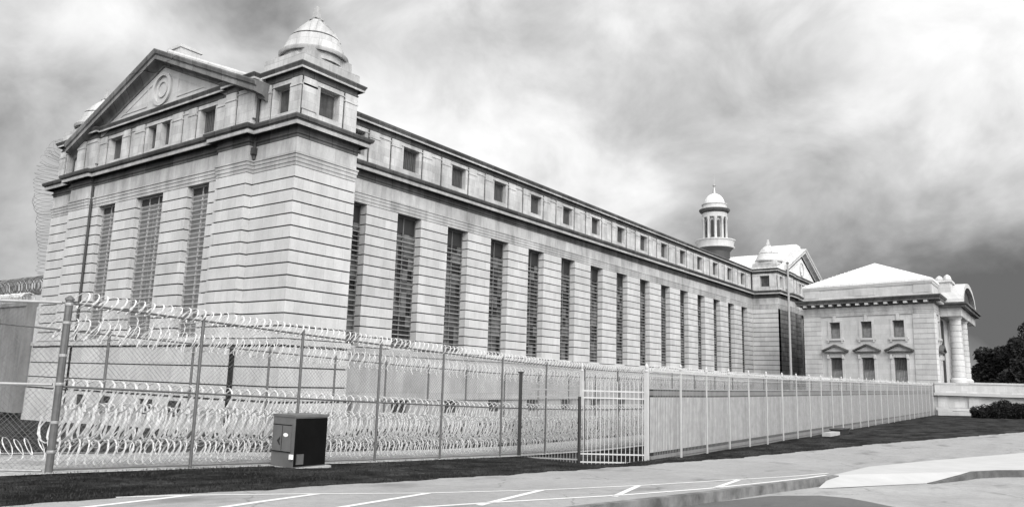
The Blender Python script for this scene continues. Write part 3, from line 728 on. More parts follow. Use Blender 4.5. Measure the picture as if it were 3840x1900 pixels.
def wallwin(fr, a0, a1, b, cs, wu, wlo, zu, zl, mb):
    xs = [a0]
    for c in cs: xs += [c-wu/2, c+wu/2]
    xs.append(a1)
    for i in range(0, len(xs), 2): fr.box(mb, xs[i], xs[i+1], -.8, b, zu[0], zu[1])
    fr.box(mb, a0, a1, -.8, b, zu[1], 11.95); fr.box(mb, a0, a1, -.8, b, zl[1], zu[0])
    xs = [a0]
    for c in cs: xs += [c-wlo/2, c+wlo/2]
    xs.append(a1)
    for i in range(0, len(xs), 2): fr.box(mb, xs[i], xs[i+1], -.8, b, zl[0], zl[1])
    fr.box(mb, a0, a1, -.8, b, 2.0, zl[0])
ZU = (9.1, 11.2); ZL = (3.5, 6.6)
wallwin(FP, 2.35, 13.95, -.1, cxs, 1.36, 1.56, ZU, ZL, wl)
sc2 = [4.2, 8.4, 12.6, 16.8]
wallwin(FPs, 1.6, 22, -.1, sc2[:1], 1.36, 1.56, ZU, ZL, wl)
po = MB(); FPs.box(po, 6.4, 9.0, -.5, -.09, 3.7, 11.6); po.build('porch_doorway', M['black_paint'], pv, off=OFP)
def pwin(w, h, mid=.5):
    f = MB()
    f.box(-w/2, -w/2+.07, -.04, .08, 0, h); f.box(w/2-.07, w/2, -.04, .08, 0, h); f.box(-w/2+.07, w/2-.07, -.04, .08, 0, .08); f.box(-w/2+.07, w/2-.07, -.04, .08, h-.08, h)
    f.box(-w/2+.07, w/2-.07, -.05, .06, h*mid-.04, h*mid+.04)
    for i in range(1, 8): f.box(-w/2+w*i/8-.012, -w/2+w*i/8+.012, -.03, .02, .08, h-.08)
    p = MB(); p.box(-w/2+.05, w/2-.05, .05, .075, h*mid, h-.05)
    b = MB(); b.box(-w/2+.05, w/2-.05, .045, .07, .05, h*mid-.045)
    return me_of(f, 'pavilion_sash', M['sash']), me_of(p, 'pane', M['board']), me_of(b, 'pane', M['glass_pale'])
DU, DL = pwin(1.34, 2.06, .62), pwin(1.54, 3.06, .5)
ang = math.atan2(e.y, e.x)
for fr, cs, rz in ((FP, cxs, ang), (FPs, sc2[:1], R(90))):
    for c in cs:
        mk_window(pv, 'upper_window', fr.p(c, -.42, ZU[0]+.02), rz, DU)
        mk_window(pv, 'lower_window', fr.p(c, -.42, ZL[0]+.02), rz, DL)
        # surrounds, sills, pediment hoods, keystones
        s2 = MB()
        for sg in (-1, 1):
            fr.box(s2, c+sg*.68, c+sg*.95, -.12, -.02, ZU[0], ZU[1]+.25); fr.box(s2, c+sg*.80, c+sg*1.12, -.12, .0, ZL[0]-.2, ZL[1]+.2)
            fr.box(s2, c+sg*.84, c+sg*1.1, -.02, .22, ZL[1]-.15, ZL[1]+.38)
        fr.box(s2, c-.68, c+.68, -.12, -.02, ZU[1], ZU[1]+.25); fr.box(s2, c-.17, c+.17, -.05, .1, ZU[1]-.02, 12.0)
        fr.box(s2, c-1.15, c+1.15, -.1, .12, ZU[0]-.3, ZU[0]-.02); 
        for sg in (-1, 1): fr.box(s2, c+sg*.8, c+sg*1.0, -.05, .1, ZU[0]-.55, ZU[0]-.3)
        fr.box(s2, c-.8, c+.8, -.12, -.01, ZL[1], ZL[1]+.5)
        s2.build('window_surround', M['pav'], pv, off=OFP)
        h = MB(); zb_ = ZL[1]+.5+.15; hw = 1.7; 
        fr.box(h, c-hw+.1, c+hw-.1, -.05, .38, zb_, zb_+.13)
        for sg in (-1, 1):
            P4 = [(c+sg*hw, zb_+.13), (c+sg*hw, zb_+.3), (c, zb_+1.05), (c, zb_+.82)]
            h.add([fr.p(a, .46, z) for a, z in P4]+[fr.p(a, -.05, z) for a, z in P4], [(0,1,2,3),(4,7,6,5),(0,4,5,1),(1,5,6,2),(3,2,6,7),(0,3,7,4)])
        h.build('window_hood', M['cornice'], pv, off=OFP)
        hh = MB(); P3 = [(c-hw+.2, zb_+.13), (c+hw-.2, zb_+.13), (c, zb_+.85)]
        hh.add([fr.p(a, .12, z) for a, z in P3]+[fr.p(a, -.05, z) for a, z in P3], [(0,1,2),(0,3,4,1),(1,4,5,2),(2,5,3,0)]); hh.build('hood_panel', M['pav'], pv, off=OFP)
# entablature, modillioned cornice, attic, roof
pp_ = [tuple(Pl+Vector((0,dp_))), tuple(Pl), tuple(Pr), tuple(Pr+Vector((0,dp_)))]
fz = MB(); sweep(fz, pp_, [(-.3,11.95),(.02,11.95),(.02,12.2),(.05,12.2),(.05,12.4),(.1,12.45),(0,12.5),(0,13.1)]); fz.build('frieze', M['frieze'], pv, off=OFP)
sweep(cn, pp_, [(0,13.1),(.1,13.12),(.1,13.25),(.2,13.3),(.2,13.5),(.75,13.52),(.75,13.75),(.85,13.85),(.95,14.05),(.95,14.12),(-.3,14.2)])
cn.build('cornice', M['cornice'], pv, off=OFP)
for fr_, a, am in ((FP, .3, LP), (FPs, 1.0, 22)):
    while a < am:
        md = MB(); fr_.box(md, a, a+.42, .18, .7, 13.24, 13.515); a += 1.17; md.build('modillion', M['pav'], pv, off=OFP)
at = MB(); sweep(at, pp_, [(-.2,14.1),(0,14.15),(0,14.4),(-.08,14.45),(-.08,15.5),(0,15.55),(.05,15.75),(.05,15.85),(-.6,15.85)])
for a0, a1 in ((.2,2.2),(14.2,16.2),(6.9,9.6)): FP.box(at, a0, a1, -.1, -.02, 14.5, 15.5)
at.build('attic_wall', M['pav'], pv, off=OFP)
wl.box(6.3, 21.8, 82, 106, -1, 13.0)
wl.build('wall', M['pav'], pv, off=OFP)
rf = MB(); q0 = Pl+Vector((-.05,-.05)); q1 = Pr+Vector((.1,-.05)); A3 = (14.1, 86.5); A4 = (14.1, 102)
zb_ = 15.9
rf.add([(q0.x,q0.y,zb_),(q1.x,q1.y,zb_),(q1.x,q1.y+dp_,zb_),(q0.x,q0.y+dp_,zb_),(A3[0],A3[1],19.75),(A4[0],A4[1],19.75),
        (q0.x,q0.y,zb_+.28),(q1.x,q1.y,zb_+.28),(q1.x,q1.y+dp_,zb_+.28),(q0.x,q0.y+dp_,zb_+.28)],
       [(6,7,4),(7,8,5,4),(8,9,5),(9,6,4,5),(0,1,7,6),(1,2,8,7),(3,0,6,9),(3,2,1,0)])
sm = MB()
for i in range(1, 36):   # standing seams on the front hip
    t = i/36; bx = q0.lerp(q1, t); up = 1-abs(t-.5)*2 if True else 0
    tx = bx.x; f_ = min((tx-q0.x)/(A3[0]-q0.x), (q1.x-tx)/(q1.x-A3[0]))
    f_ *= .97; top = (tx, bx.y+(A3[1]-bx.y)*f_, zb_+.28+(19.75-zb_-.28)*f_)
    sm.add([(tx-.025,bx.y,zb_+.29),(tx+.025,bx.y,zb_+.29),(tx+.025,bx.y,zb_+.34),(tx-.025,bx.y,zb_+.34),(top[0]-.025,top[1],top[2]),(top[0]+.025,top[1],top[2]),(top[0]+.025,top[1],top[2]+.05),(top[0]-.025,top[1],top[2]+.05)], [(0,1,2,3),(3,2,6,7),(0,3,7,4),(1,5,6,2)])
rf.build('roof', M['roofmetal'], pv, off=OFP); sm.build('roof_seams', M['seam'], pv, off=OFP)
# entrance portico on the far side face
for (x, y) in ((23.5, 84.2), (23.5, 91.0)):
    c_ = MB(); c_.lathe((x, y), [(1.0,3.7),(1.0,4.1),(.85,4.25),(.78,4.35)], 28); z = 4.35
    while z < 11.0:
        r = .76 - .1*(z-4.35)/6.6
        c_.lathe((x, y), [(r-.09,z),(r,z+.04),(r,z+.64),(r-.09,z+.72)], 28); z += .72
    c_.lathe((x, y), [(.66,z),(.7,z+.1),(.85,z+.35),(.95,z+.4),(.95,z+.6)], 28)
    c_.build('column', M['stone_plain'], pv, True, off=OFP)
pt = MB(); pt.box(Pr.x-.5, 24.35, 82.6, 100.5, 11.9, 13.0)
pt.build('portico_entablature', M['frieze'], pv, off=OFP)
pt = MB(); pt.box(Pr.x-.5, 24.9, 82.1, 101, 13.0, 13.35); pt.box(Pr.x-.5, 25.1, 81.9, 101.2, 13.35, 13.6)
pt.build('portico_cornice', M['cornice'], pv, off=OFP)
sp_ = MB(); nn = 20; cyy, hw, hh_ = 90.6, 8.0, 3.1
arcp = [(cyy-hw*math.cos(math.pi*i/nn), 13.6+hh_*math.sin(math.pi*i/nn)) for i in range(nn+1)]
for i in range(nn):
    (ya,za),(yb,zb2) = arcp[i], arcp[i+1]
    ia = (cyy+(ya-cyy)*.88, 13.6+(za-13.6)*.82); ib = (cyy+(yb-cyy)*.88, 13.6+(zb2-13.6)*.82)
    q = [(ya,za),(yb,zb2),ib,ia]
    sp_.add([(24.7,a,z) for a,z in q]+[(22.2,a,z) for a,z in q], [(0,1,2,3),(4,7,6,5),(0,4,5,1),(1,5,6,2),(3,2,6,7),(0,3,7,4)])
sp_.build('arched_pediment', M['pav'], pv, off=OFP)
tp = MB(); n = len(arcp); tp.add([(24.2,cyy+(a-cyy)*.9,13.6+(z-13.6)*.86) for a,z in arcp]+[(22.2,cyy+(a-cyy)*.9,13.6+(z-13.6)*.86) for a,z in arcp], [tuple(range(n)), tuple(range(n,2*n))[::-1]])
tp.build('pediment_field', M['dark_metal'], pv, off=OFP)
bk = MB(); bk.box(21.3, 23.3, 83.5, 86.5, 13.6, 16.3); bk.box(21.1, 23.5, 83.3, 86.7, 16.3, 16.55)
for (x, y, r, h_) in ((22.0,84.5,.45,.7),(22.8,85.4,.5,.95),(21.6,85.6,.35,.6),(22.9,84.2,.3,.6)):
    bk.lathe((x, y), [(r*.8,16.55),(r,16.55+h_*.35),(r*.75,16.55+h_*.75),(r*.2,16.55+h_)], 10)
bk.build('carved_crest', M['stone_plain'], pv, off=OFP)

# terrace in front of the portico
te = thing('terrace_wall', 'pale stone terrace wall with projecting ledge at the right, behind the hedge', 'wall', (30, 78, 0))
T0 = Vector((21.6, 77.4)); td = Vector((.994, .105)); FT = Fr(tuple(T0), tuple(td), (td.y, -td.x)); OFT = (-30, -78, 0)
t_ = MB()
FT.box(t_, 0, 60, -6, 0, 2.45, 3.45); FT.box(t_, 3.6, 60, -6, .06, 3.5, 3.72); FT.box(t_, 0, 60, -6, -.3, .75, 2.1); FT.box(t_, 4.5, 60, -5.8, -.1, 3.44, 3.51)
FT.box(t_, 0, 3.6, -6, .05, 3.45, 3.62)
for a in (0.25, 3.4, 12): FT.box(t_, a, a+1.1, -.4, -.12, .7, 2.1)
FT.box(t_, 0, 60, -6, -.1, .38, .72); FT.box(t_, 0, 60, -6, .1, -1.2, .33); FT.box(t_, .2, 1.7, .1, .45, -1, .6)
t_.build('wall', M['pav'], te, off=OFT)
t2 = MB(); FT.box(t2, -.1, 60, -6, .28, 2.14, 2.44); t2.build('ledge', M['sidewalk'], te, off=OFT)
t3 = MB(); FT.box(t3, 0, 60, -5.9, -.32, -1, 3.4); t3.build('recessed_joints', M['groove'], te, off=OFT)

# flag/light pole beside the pavilion
pl = thing('light_mast', 'tall slim pale mast standing between the cell house and the pavilion', 'pole', (5.0, 77.3, -.3))
m_ = MB(); m_.tube([(0,0,0),(0,0,19.3)], .17, 10, r2=.12); m_.build('shaft', M['mast'], pl, True)
m_ = MB(); m_.lathe((0,0), [(.35,0),(.35,.12),(.2,.2),(.2,.5)], 12); m_.build('base', M['concrete'], pl)
m_ = MB(); m_.lathe((0,0), [(.14,19.25),(.2,19.35),(.14,19.5),(.02,19.55)], 10); m_.build('cap', M['galv'], pl, True)

# big perimeter wall at left with its razor coils
pw = thing('perimeter_wall', 'stained grey concrete wall running left from the cell house corner', 'wall', (-32, -4, 0))
m_ = MB(); m_.box(-75, -30.3, -.9, -.15, -1, 7.1); m_.box(-75, -30.3, -1.0, -.05, 7.1, 7.4); m_.build('wall', M['bigwall'], pw, off=(32,4,0))

# =================================================================== FENCES
def chain_fence(name, label, pts_xy, h, post_every, zf, rails, corner_r=.065, spacing=.11, ends=None, rmat='galv', zbot=.05, wr=.0024, group=None, mat_mesh='mesh_wire'):
    """pts_xy polyline; posts at listed params"""
    P0, P1 = Vector(pts_xy[0]), Vector(pts_xy[1]); Lf = (P1-P0).length; d = (P1-P0)/Lf
    root = thing(name, label, 'fence', (P0.x, P0.y, zf(P0.x, P0.y)), 0, group); off = -Vector(root.location)
    for i, t in enumerate(post_every):
        p = P0 + d*t; zb = zf(p.x, p.y); r = corner_r if (i == 0 and ends != 'no') else .04
        m_ = MB(); m_.tube([(p.x,p.y,zb-.1),(p.x,p.y,zb+h)], r, 10); m_.lathe((p.x,p.y), [(r,zb+h),(r*1.25,zb+h),(r*1.2,zb+h+.04),(r*.3,zb+h+.1)], 10)
        m_.build('post', M['galv'], root, True, off=off)
    for nm, hz, r in rails:
        n = max(2, int(Lf/3)); m_ = MB()
        m_.tube([(P0.x+d.x*Lf*i/n, P0.y+d.y*Lf*i/n, zf(P0.x+d.x*Lf*i/n, P0.y+d.y*Lf*i/n)+hz) for i in range(n+1)], r, 8)
        m_.build(nm, M[rmat], root, True, off=off)
    m_ = MB(); hh = h-.08
    for sg in (1, -1):
        t = -hh if sg == 1 else 0
        while t < Lf + (0 if sg == 1 else hh):
            # wire from (t,0) to (t+sg*hh, hh) clipped to [0,Lf]
            ta, za, tb, zb_ = t, 0, t+sg*hh, hh
            if ta < 0: za += -ta; ta = 0
            if tb > Lf: zb_ -= tb-Lf; tb = Lf
            if sg == -1:
                ta, tb = t, t-hh; za, zb_ = 0, hh
                if ta > Lf: za = ta-Lf; ta = Lf
                if tb < 0: zb_ = hh+tb; tb = 0
            if zb_ > za+.02:
                pts = []; ns = 6
                for k in range(ns+1):
                    tt = ta+(tb-ta)*k/ns; zz = za+(zb_-za)*k/ns; x, y = P0.x+d.x*tt, P0.y+d.y*tt
                    pts.append((x - d.y*.006*sg, y + d.x*.006*sg, zf(x,y)+zbot+zz))
                m_.tube(pts, wr, 3)
            t += spacing
    m_.build('chain_link_mesh', M[mat_mesh], root, off=off)
    return root
def coil(name, label, path, rad, pitch, wire, group=None, phase=0, mat='razor', sq=1.0, jitter=.0, barbs=True, seg=14, both=False):
    P = [Vector(p) for p in path]; mb = MB()
    lens = [0]
    for a, b in zip(P, P[1:]): lens.append(lens[-1]+(b-a).length)
    Lt = lens[-1]
    def at(s):
        for i in range(len(P)-1):
            if s <= lens[i+1] or i == len(P)-2:
                t = (s-lens[i])/(lens[i+1]-lens[i]); d = (P[i+1]-P[i]).normalized(); return P[i].lerp(P[i+1], t), d
    for hand in ((1, -1) if both else (1,)):
        pts = []; cen = []; n = int(Lt/pitch*seg); rj = 1; ph = phase
        rr = random.Random(hash(label) % 1000 if False else len(label)*7+hand)
        rads = [rad*(1+jitter*rr.uniform(-1,1)) for _ in range(int(Lt/pitch)+3)]; offs = [jitter*pitch*rr.uniform(-1,1) for _ in rads]
        tw = [rr.uniform(-1,1)*jitter*1.2 for _ in rads]
        for i in range(n+1):
            s = Lt*i/n; k = s/pitch; k0 = int(k); f = k-k0
            r_ = rads[k0]*(1-f)+rads[k0+1]*f; o_ = offs[k0]*(1-f)+offs[k0+1]*f; t_w = tw[k0]*(1-f)+tw[k0+1]*f
            p, d = at(min(Lt, max(0, s)))
            side = Vector((0,0,1)).cross(d)
            if side.length < .1: side = Vector((1,0,0)).cross(d)
            side.normalize(); up = d.cross(side)
            an = hand*2*math.pi*k + ph
            # loops lean along the run like pulled concertina wire
            q = p + side*(r_*math.cos(an)) + up*(r_*sq*math.sin(an)) + d*(o_ + t_w*.4*math.cos(an) + .55*pitch*math.sin(an))
            pts.append(q); cen.append((p, d))
        if not barbs: mb.tube(pts, wire, 4)
        else:
            base = len(mb.v); hw, ht = wire*1.5, wire*.35
            for i, q in enumerate(pts):
                a_ = pts[max(0,i-1)]; b_ = pts[min(len(pts)-1,i+1)]; t_ = (b_-a_).normalized()
                ax = cen[i][1]; w_v = (ax - t_*ax.dot(t_))
                w_v = w_v.normalized() if w_v.length > .05 else t_.cross(Vector((0,0,1))).normalized()
                n_v = t_.cross(w_v); hb = hw*(1.35 if i % 3 == 0 else .8)
                for cw_, ch_ in ((-1,-1),(1,-1),(1,1),(-1,1)): mb.v.append(tuple(q + w_v*hb*cw_ + n_v*ht*ch_))
            for i in range(len(pts)-1):
                for k_ in range(4):
                    a_ = base+i*4+k_; b_ = base+i*4+(k_+1)%4; mb.f.append((a_, b_, b_+4, a_+4))
    o = mb.build(name, M[mat]); c = P[0]
    o.location = (0,0,0); tag(o, label, 'razor wire', group); return o

XF = 17.15
def zf_o(x, y): return tz(x, y) - .0
posts_y = [-18.68, -15.46, -12.35, -9.30, -6.27, -2.85]
more = [.2, 3.3, 6.4, 9.5, 12.6, 15.7, 18.8, 21.9, 25.0, 28.1, 31.2, 34.3, 37.4, 40.5, 43.6, 46.7, 49.8, 52.9, 56, 59.1]
tp_ = [y+18.68 for y in posts_y+more]
fo = chain_fence('chain_link_fence', 'tall outer chain link fence running beside the grass from the big corner post', ((XF,-18.68),(XF,60)), 3.62, tp_, zf_o, (('top_rail',3.56,.026),('middle_rail',1.78,.024),('bottom_rail',.06,.018)), corner_r=.078)
m_ = MB(); z = tz(XF,-18.68)
for h in (.4,1.0,1.8,2.4,3.1,3.5): m_.lathe((XF,-18.68), [(.083,z+h),(.088,z+h+.01),(.088,z+h+.05),(.083,z+h+.06)], 10)
m_.build('tension_bands', M['galv_light'], fo, off=-Vector(fo.location))
dl = Vector((-.745,-.667)).normalized(); PLf = (XF+dl.x*7, -18.68+dl.y*7)
def zf_l(x, y): return .30
chain_fence('chain_link_fence', 'chain link fence turning left from the big corner post with bright pipe rails', ((XF+dl.x*.14,-18.68+dl.y*.14), PLf), 3.62, [5.8], zf_l, (('top_rail',3.58,.032),('middle_rail',1.83,.032),('bottom_rail',.06,.02)), ends='no', rmat='galv_light')
XI = 12.0
def zf_i(x, y): return tz(x, y) + .0
py = [-18.1,-15.2,-12.5,-9.6,-6.6,-3.9,-1.3,1.3,4.3,7.3,10.3,13.3,16.3,19.3,22.3,25.3,28.3,31.3,34.3,37.3,40.3]
chain_fence('chain_link_fence', 'inner chain link fence behind the gravel strip, parallel to the cell house', ((XI,-21.2),(XI,58)), 3.45, [y+21.2 for y in py], zf_i, (('top_rail',3.4,.024),('bottom_rail',.06,.018)), ends='no', spacing=.16, wr=.0032)
# razor coils
cp = lambda x, h, ya, yb, st=3.0: [(x, ya+(yb-ya)*i/max(1,round((yb-ya)/st)), tz(x, ya+(yb-ya)*i/max(1,round((yb-ya)/st)))+h) for i in range(int(max(1,round((yb-ya)/st)))+1)]
G = 'razor wire coils strung along the fences'
coil('razor_wire_coil', 'razor wire coil riding on the top rail of the outer chain link fence', cp(XF-.08, 3.66, -18.5, 52), .18, .22, .010, G, jitter=.10)
coil('razor_wire_coil', 'razor wire coil hung just under the top rail inside the outer fence', cp(XF-.35, 3.12, -18.5, 30), .34, .40, .006, G, jitter=.12, phase=1)
coil('razor_wire_coil', 'razor wire coil along the middle rail of the outer fence', cp(XF-.42, 1.62, -18.5, 40), .36, .28, .015, G, jitter=.08)
coil('razor_wire_coil', 'large razor wire coil above the gravel between the fences', cp(XF-.8, 1.02, -18.4, 40), .42, .26, .016, G, jitter=.16, both=True, phase=.7)
coil('razor_wire_coil', 'second large razor wire coil piled behind the first above the gravel', cp(XF-1.7, .85, -18.0, 40), .45, .34, .010, G, jitter=.2)
coil('razor_wire_coil', 'low razor wire coil lying on the gravel between the fences', cp(XF-.6, .38, -18.4, 40), .28, .20, .012, G, jitter=.15, phase=2)
coil('razor_wire_coil', 'razor wire coil along the top of the inner chain link fence', cp(XI+.1, 3.45, -16.8, 40), .30, .30, .010, G, jitter=.12)
coil('razor_wire_coil', 'razor wire coil low against the inner chain link fence', cp(XI+.7, .5, -15, 40), .42, .40, .009, G, jitter=.2)
lp = lambda h, o=0: [(XF+dl.x*t-dl.y*0-o*.66, -18.68+dl.y*t+o*.75, .30+h) for t in (.5, 6.8)]
coil('razor_wire_coil', 'small low razor wire coil behind the fence at the bottom left edge', [(XF+dl.x*t-1.5, -18.68+dl.y*t+1.3, .30+.30) for t in (.5, 8)], .24, .26, .007, G, jitter=.15)
coil('razor_wire_coil', 'pale razor wire bundle on top of the perimeter wall', [(-75,-.5,7.75),(-31.2,-.5,7.75)], .42, .35, .04, None, jitter=.2, both=True, seg=10, barbs=False)
coil('razor_wire_coil', 'dark razor wire coil standing above the perimeter wall behind the left fence', [(-75,1.5,9.2),(-33.0,1.5,9.2)], .75, .5, .03, None, jitter=.1, both=True, mat='razor_dark', seg=12, barbs=False)
arcpts = [(-32.2,1.2,20.6),(-33.4,1.2,20.5),(-34.6,1.2,19.6),(-35.2,1.2,18.2),(-35.0,1.2,16.8),(-34.2,1.2,15.6),(-33.4,1.2,14.0),(-32.7,1.2,12.2),(-32.2,1.2,10.2),(-31.9,1.2,8.2)]
coil('razor_wire_coil', 'looping razor wire coil curling down the left corner of the cell house', arcpts, .85, .34, .012, None, mat='razor_dark', seg=22, barbs=False, jitter=.16)

# =================================================================== GATE and PICKET FENCE
gp = [(17.25,-1.75), (19.3,-.72), (21.32,.92)]
def gate_leaf(name, label, a, b, h, zb, rails, mat, np_, pw_=.018, pm=None, ztop=None):
    A, Bv = Vector(a), Vector(b); root = thing(name, label, 'gate', (A.x, A.y, zb)); off = -Vector(root.location); d = (Bv-A); L_ = d.length; d /= L_
    nrm = Vector((d.y,-d.x)); fr = Fr((A.x,A.y), (d.x,d.y), (nrm.x,nrm.y))
    for z in rails:
        m = MB(); fr.box(m, .05, L_-.05, -.02, .02, zb+z-.025, zb+z+.025); m.build('rail', M[mat], root, off=off)
    m = MB()
    for i in range(1, np_):
        t = L_*i/np_; fr.box(m, t-pw_/2, t+pw_/2, -.012, .012, zb+.05, zb+h)
    m.build('pickets', M[pm or mat], root, off=off)
    return root, fr, L_, off
zg = -.60
g1, fr1, L1, of1 = gate_leaf('steel_gate', 'left picket gate leaf between the two black posts', gp[0], gp[1], 3.1, zg, (.2, 2.78, 2.5), 'picket_grey', 20, .018)
m = MB(); fr1.box(m, -.07, .05, -.07, .07, zg-.1, zg+3.38); fr1.box(m, -.11, .09, -.11, .11, zg+3.38, zg+3.44); m.build('post', M['black_paint'], g1, off=of1)
m = MB(); m.lathe((gp[1][0], gp[1][1]), [(.06,zg-.1),(.06,zg+2.55)], 10); m.build('post', M['black_paint'], g1, off=of1)
g2, fr2, L2, of2 = gate_leaf('steel_gate', 'right white picket gate leaf standing between the dark post and the tall white corner post', gp[1], gp[2], 3.15, zg, (.12, .42, 2.52, 2.78), 'white_paint', 16, .022)
for nm, (x, y), h, r in (('post', (gp[1][0]+.06, gp[1][1]+.06), 3.3, .055), ('post', gp[2], 3.35, .075)):
    m = MB(); h += .2; z0_ = zg+ (2.2 if h < 3.52 else -.05)
    m.box(x-r, x+r, y-r, y+r, z0_, zg+h); m.lathe((x,y), [(r*.6,zg+h),(r*1.3,zg+h+.02),(r*1.3,zg+h+.06),(r*.5,zg+h+.09),(r*.9,zg+h+.16),(r*.9,zg+h+.24),(r*.1,zg+h+.36)], 12)
    m.build(nm, M['white_paint'], g2, off=of2)
XP = 21.5
pf = thing('picket_fence', 'long white steel picket fence running from the gate to the terrace', 'fence', (XP, 1.2, -.4)); ofp = -Vector(pf.location)
yp = [1.0+0.0] + [3.75+2.79*i for i in range(27)]
zt_ = lambda y: lin([(0,3.12),(8,3.05),(76,3.35)], y)
zw_ = lambda y: lin([(0,2.3),(8,2.28),(76,2.58)], y)
zg_ = lambda y: tz(XP, y)
for i, y in enumerate(yp[1:]):
    m = MB(); m.box(XP-.032, XP+.032, y-.032, y+.032, zg_(y)-.2, zt_(y)); m.lathe((XP, y), [(.05,zt_(y)),(.075,zt_(y)+.02),(.075,zt_(y)+.07),(.03,zt_(y)+.1),(.06,zt_(y)+.16),(.01,zt_(y)+.26)], 8)
    m.build('post', M['white_paint'], pf, off=ofp)
for nm, f_, t_h in (('top_rail', lambda y: zt_(y)-.1, .03), ('middle_rail', lambda y: zt_(y)-.30, .009)):
    m = MB(); yy = [1.0]+[4+6*i for i in range(13)]
    for ya, yb in zip(yy, yy[1:]):
        m.hexa([(XP-.02,ya,f_(ya)-t_h),(XP+.02,ya,f_(ya)-t_h),(XP+.02,yb,f_(yb)-t_h),(XP-.02,yb,f_(yb)-t_h)], [(XP-.02,ya,f_(ya)+t_h),(XP+.02,ya,f_(ya)+t_h),(XP+.02,yb,f_(yb)+t_h),(XP-.02,yb,f_(yb)+t_h)])
    m.build(nm, M['white_paint'], pf, off=ofp)
m = MB(); y = 1.2
while y < 76: m.box(XP-.007, XP+.007, y-.007, y+.007, zg_(y)+.02, zt_(y)-.02); y += .15
m.build('pickets', M['picket_grey'], pf, off=ofp)
coil('razor_wire_coil', 'bright razor wire coil along the top of the white picket fence', [(XP-.1, y, zt_(y)+.02) for y in (1.1, 8, 20, 40, 62, 76)], .12, .26, .007, None, jitter=.12)
# concrete wall behind the pickets
cw = thing('concrete_wall', 'pale panelled concrete wall with grey capping right behind the picket fence', 'wall', (21.2, 1.3, -.5)); ofc = -Vector(cw.location)
def slope_box(m, x0, x1, ya, yb, f0, f1):
    m.hexa([(x0,ya,f0(ya)),(x1,ya,f0(ya)),(x1,yb,f0(yb)),(x0,yb,f0(yb))], [(x0,ya,f1(ya)),(x1,ya,f1(ya)),(x1,yb,f1(yb)),(x0,yb,f1(yb))])
zl_ = lambda y: lin([(0,-.16),(8,-.13),(76,.25)], y)
m = MB(); y = 1.45
while y < 76.5:
    y2 = min(y+2.79, 76.6); slope_box(m, 21.0, 21.2, y+.016, y2-.016, lambda v: zl_(v)+.02, lambda v: zw_(v)-.31); y = y2
m.build('panels', M['wallpanel'], cw, off=ofc)
m = MB(); 
for ya, yb in ((1.4, 8), (8, 40), (40, 76.6)):
    slope_box(m, 20.95, 21.215, ya, yb, lambda v: zw_(v)-.24, lambda v: zw_(v)-.06); 
m.build('capping_band', M['wallband'], cw, off=ofc)
m = MB()
for ya, yb in ((1.4, 8), (8, 40), (40, 76.6)):
    slope_box(m, 20.9, 21.25, ya, yb, lambda v: zw_(v)+.0, lambda v: zw_(v)+.04)
m.build('coping', M['concrete'], cw, off=ofc)
m = MB()
for ya, yb in ((1.4, 4), (4, 8), (8, 14), (14, 40), (40, 76.6)):
    slope_box(m, 20.9, 21.32, ya, yb, lambda v: zg_(v)-.4, lambda v: min(zl_(v)-.27, zg_(v)+.03)); slope_box(m, 20.95, 21.28, ya, yb, lambda v: min(zl_(v)-.23, zg_(v)+.08), lambda v: zl_(v)-.12)
m.build('footing', M['wallband'], cw, off=ofc)
m = MB()
for ya, yb in ((1.4, 8), (8, 40), (40, 76.6)): slope_box(m, 21.03, 21.15, ya, yb, lambda v: zg_(v)-.3, lambda v: zl_(v)+.03)
m.build('footing_joint', M['groove'], cw, off=ofc)
m = MB()
for ya, yb in ((1.4, 8), (8, 40), (40, 76.6)): slope_box(m, 21.02, 21.19, ya, yb, lambda v: zl_(v)+.01, lambda v: zw_(v)-.002)
m.build('panel_core', M['groove'], cw, off=ofc)

# utility cabinet
cab = thing('utility_cabinet', 'dark metal utility cabinet on a concrete slab in front of the chain link fence', 'utility cabinet', (18.15, -13.2, .04))
hx, h = .0, 1.55
def cabb():
    z0 = .06
    m = MB(); m.box(-.90,-.0,0,1.08,z0,z0+1.28); b = m.build('body', M['cab'], cab)
    m = MB(); m.box(-.92,.02,-.02,1.10,z0+1.28,z0+1.34); m.build('lid', M['cab'], cab)
    m = MB(); m.box(-.86,-.12,-.03,-.002,z0+.40,z0+1.06); d1 = m.build('door', M['cab'], cab)
    m = MB(); m.box(-.86,-.12,-.033,-.002,z0+.38,z0+.397); m.box(-.86,-.12,-.033,-.002,z0+1.063,z0+1.08); m.box(-.475,-.46,-.034,-.0305,z0+.41,z0+1.05); m.build('door_gap', M['cab_dark'], d1)
    m = MB(); m.add([(-.66,-.036,z0+.66),(-.53,-.036,z0+.78),(-.53,-.036,z0+.69),(-.57,-.036,z0+.66),(-.51,-.036,z0+.55),(-.55,-.036,z0+.55)], [(0,3,2,1),(0,5,4,3)]); m.build('warning_mark', M['black_paint'], d1)
    m = MB(); n = 16; m.add([(-.31+.10*math.cos(2*math.pi*i/n), -.037, z0+.82+.05*math.sin(2*math.pi*i/n)) for i in range(n)], [tuple(range(n))]); m.build('sticker', M['sticker'], d1)
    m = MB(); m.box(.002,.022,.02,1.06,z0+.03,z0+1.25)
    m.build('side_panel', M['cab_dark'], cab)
    m = MB(); m.box(-.07,.05,-.08,-.031,z0+.22,z0+.34); m.build('lock_box', M['sticker'], cab)
    m = MB(); m.box(.024,.06,.08,.30,z0+.08,z0+.34); m.build('meter_plate', M['galv'], cab)
    m = MB(); m.box(-2.1,.12,-.16,1.2,-.25,z0-.002); m.build('slab', M['concrete'], cab)
cabb()
dr = thing('drain_box', 'small dark drain box beside the foot of the concrete wall', 'drain', (22.2, 27.5, -.42))
